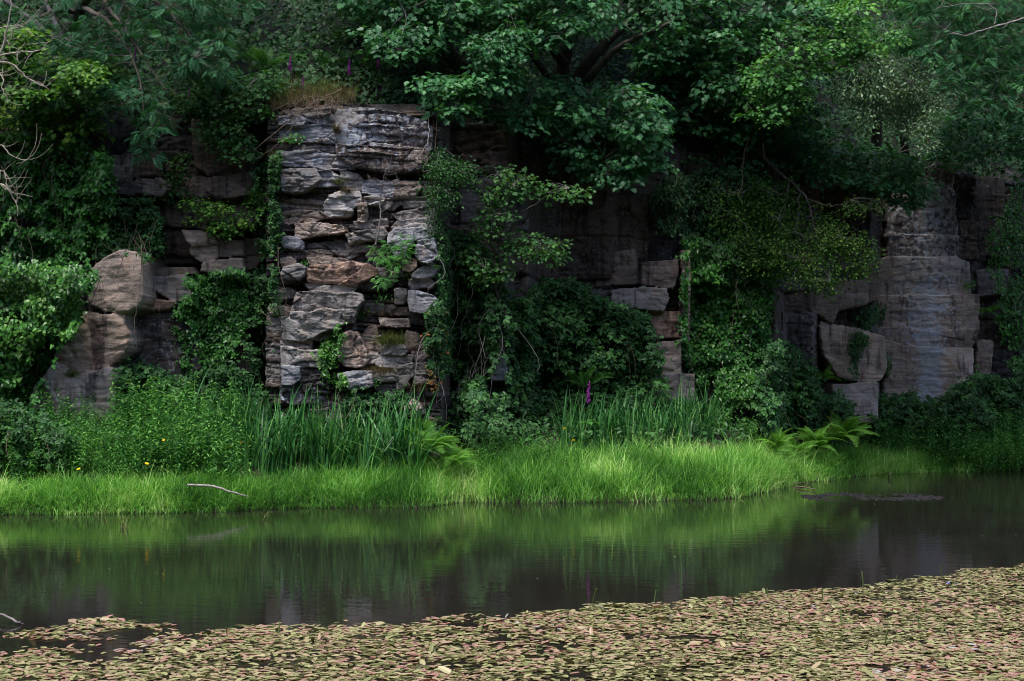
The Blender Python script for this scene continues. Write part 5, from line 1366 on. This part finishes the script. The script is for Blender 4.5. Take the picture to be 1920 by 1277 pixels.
# sprigs of grass in the water
for px, py, lab in ((232, 990, 'grass sprig standing alone in the water off the left bank'), (192, 968, 'yellowish grass sprig at the left waterline'), (497, 975, 'bent grass leaves trailing in the water below the irises')):
    c = onw(px, py); g = Geo(); n = 16
    blades(g, np.zeros((n, 3))+rng.normal(size=(n, 3))*[.04, .03, 0], rng.uniform(.12, .28, n), rng.uniform(.006, .010, n), rng.normal(0, 1.5, n), 4, rng.uniform(.3, 1.2, n))
    o = g.build('grass_sprig', M['tuft'], None); o.location = tuple(c); tag(o, lab, 'grass')

# ------------------------------------------------------------------ floating leaves
edge_px = [(-300,1215),(0,1188),(120,1172),(230,1162),(320,1170),(330,1195),(500,1168),(640,1166),(770,1168),(850,1156),(960,1152),(1090,1150),(1110,1132),(1240,1128),(1330,1128),(1450,1112),(1620,1100),(1700,1085),(1800,1072),(1920,1060),(2100,1050),(2500,1040)]
ex = np.array([p for p, _ in edge_px]); ey = np.array([q for _, q in edge_px])
g = Geo(); n = 150000
Y = rng.uniform(6.8, 18, n); X = rng.uniform(-1, 1, n)*Y*.66
px = X*F/Y+960; py = HZ+CH*F/Y
ee = np.interp(px, ex, ey); ed = np.interp(px, ex, CH*F/(ey-HZ))      # edge distance
inside = Y < ed+(fbm(X*2.2, Y*2.2)-.5)*.9
dens = fbm(X*2.3+9, Y*3.4, o=4)*1.1+.5*fbm(X*.6, Y*.6)+.22*(px/1920)-.195
inside &= (dens-.40+np.where(X < 0, -.02, .02) > rng.random(n)*.42)
X, Y = X[inside], Y[inside]; n = len(X)
half = half_leaf([(0, 0), (.17, .04), (.22, .3), (.20, .7), (.10, .93), (0, 1)], .10, .05)
P = np.stack([X, Y, rng.uniform(.004, .016, n)], 1)
N = np.array([0, 0, 1.])+rng.normal(size=(n, 3))*np.where(rng.random(n) < .05, .35, .035)[:, None]; a = rng.random(n)*2*pi
cl = np.clip(rng.random(n)*.85+(fbm(X*1.1, Y*1.1)-.5)*.7+.05-.08*(X/5), 0, 1)
g.inst(half, P, frames(N, np.stack([np.cos(a), np.sin(a), .02+0*a], 1)), rng.uniform(.042, .085, n)*rng.choice([1, 1, 1.25], n), cl, amt=.96)
tag(g.build('floating_leaves', M['pad']), 'mat of floating pondweed leaves in green and pink', 'pondweed', kind='stuff')
# upright stalks and curled leaves in the mat
gs = Geo(); tube(gs, [(0, 0, -.05), (.005, 0, .05), (0, .01, .12)], [.006, .006, .008], 5, rnd=.35); smesh = gs.mesh('pondweed_spike', M['tuft'])
for px, py in ((1113,1128),(1227,1128),(1618,1094),(1680,1096),(1690,1095),(1765,1078),(1440,1122),(1068,1165),(1735,1150),(1722,1180),(1880,1190),(1660,1210),(1830,1165),(1540,1130),(903,1185),(425,1195),(520,1190),(1300,1180),(1200,1195),(1390,1200),(1480,1170),(1580,1175),(1795,1210),(1860,1140),(1005,1225),(1110,1240)):
    o = link('pondweed_spike', smesh); o.location = tuple(onw(px, py)); s = rng.uniform(.6, 1.1); o.scale = (s, s, s); o.rotation_euler = (rng.normal()*.2, rng.normal()*.2, rng.random()*6)
    tag(o, 'short upright pondweed flower spike standing in the floating leaves', 'pondweed spike', 'pondweed spikes in the leaf mat')
def wflower(label, px, py, mat, s=.032):
    r = empty('flower', onw(px, py, .05), label, 'flower'); link('bloom', flower_mesh(mat, s, 6), r)
    g = Geo(); tube(g, [(0, 0, -.1), (0, 0, 0)], [.004, .004], 4); link('stem', g.mesh('stem', M['tuft']), r); r.rotation_euler = (.6, 0, rng.random()*6)
wflower('violet-blue flower standing in the floating leaves at right', 1779, 1094, M['lilac'])
wflower('white flower beside the violet-blue one in the floating leaves', 1792, 1095, M['white'])
wflower('whitish ball of petals near the edge of the leaf mat', 1357, 1136, M['white'], .028)
wflower('pale grey curled petal clump left of the right-hand spikes', 1605, 1112, M['white'], .026)

# petals and specks adrift on the open water
gp = Geo(); gp.inst(T['oval'], [[0, -.5, 0]], frames(np.array([[0, 0, 1.]]), np.array([[0, 1., 0]])), 1.); pm = gp.mesh('fallen_petal', M['white'])
for px, py in ((1265, 1043), (1098, 1028), (1008, 1084), (1347, 1037), (1842, 1004), (1725, 996), (1905, 1003), (905, 985), (560, 1040), (205, 1065), (265, 1130), (1640, 945), (890, 1128), (640, 1110)):
    o = link('fallen_petal', pm); o.location = tuple(onw(px, py, .004)); q = rng.uniform(.018, .032); o.scale = (q, q, q); o.rotation_euler = (.08, .1, rng.random()*6)
    tag(o, 'tiny pale petal adrift on the open dark water', 'petal', 'petals adrift on the water')
# ------------------------------------------------------------------ camera, light, sky
cam = bpy.data.cameras.new('camera'); co = bpy.data.objects.new('camera', cam); C.objects.link(co)
co.location = (0, 0, CH); co.rotation_euler = (RAD(90), 0, 0)
cam.sensor_width = 36; cam.lens = F/1920*36; cam.shift_y = (HZ-638.5)/1920; cam.clip_end = 500; cam.clip_start = .1
cam.dof.use_dof = True; cam.dof.focus_distance = 27.5; cam.dof.aperture_fstop = 6.3
sc = bpy.context.scene; sc.camera = co
SUN_EL, SUN_AZ = 66, 205     # the sun stands behind the camera, to its left, veiled by cloud
w = bpy.data.worlds.new('World'); sc.world = w; w.use_nodes = True; nt = w.node_tree
bg = nt.nodes['Background']; sky = nt.nodes.new('ShaderNodeTexSky'); sky.sky_type = 'NISHITA'; sky.sun_disc = False
sky.sun_elevation = RAD(SUN_EL); sky.sun_rotation = RAD(SUN_AZ); sky.air_density = 1.; sky.dust_density = 2.5; sky.ozone_density = 1.
nt.links.new(sky.outputs[0], bg.inputs[0]); bg.inputs[1].default_value = .125
sun = bpy.data.lights.new('sun', 'SUN'); so = bpy.data.objects.new('sun', sun); C.objects.link(so)
sun.energy = 2.1; sun.angle = RAD(22); sun.color = (1, .96, .9)
az = RAD(SUN_AZ); d = np.array([sin(az)*cos(RAD(SUN_EL)), cos(az)*cos(RAD(SUN_EL)), sin(RAD(SUN_EL))])
from mathutils import Vector
so.rotation_euler = Vector(tuple(d)).to_track_quat('Z', 'Y').to_euler(); so.location = (0, 0, 30)
sc.view_settings.view_transform = 'Standard'; sc.view_settings.look = 'None'; sc.view_settings.exposure = 1.15; sc.view_settings.gamma = 1
cy = sc.cycles; cy.filter_width = 1.0; cy.max_bounces = 6; cy.diffuse_bounces = 3; cy.glossy_bounces = 3; cy.transmission_bounces = 3; cy.use_denoising = True; cy.denoising_prefilter = 'ACCURATE'
cy.sample_clamp_indirect = 6; cy.caustics_reflective = False; cy.caustics_refractive = False
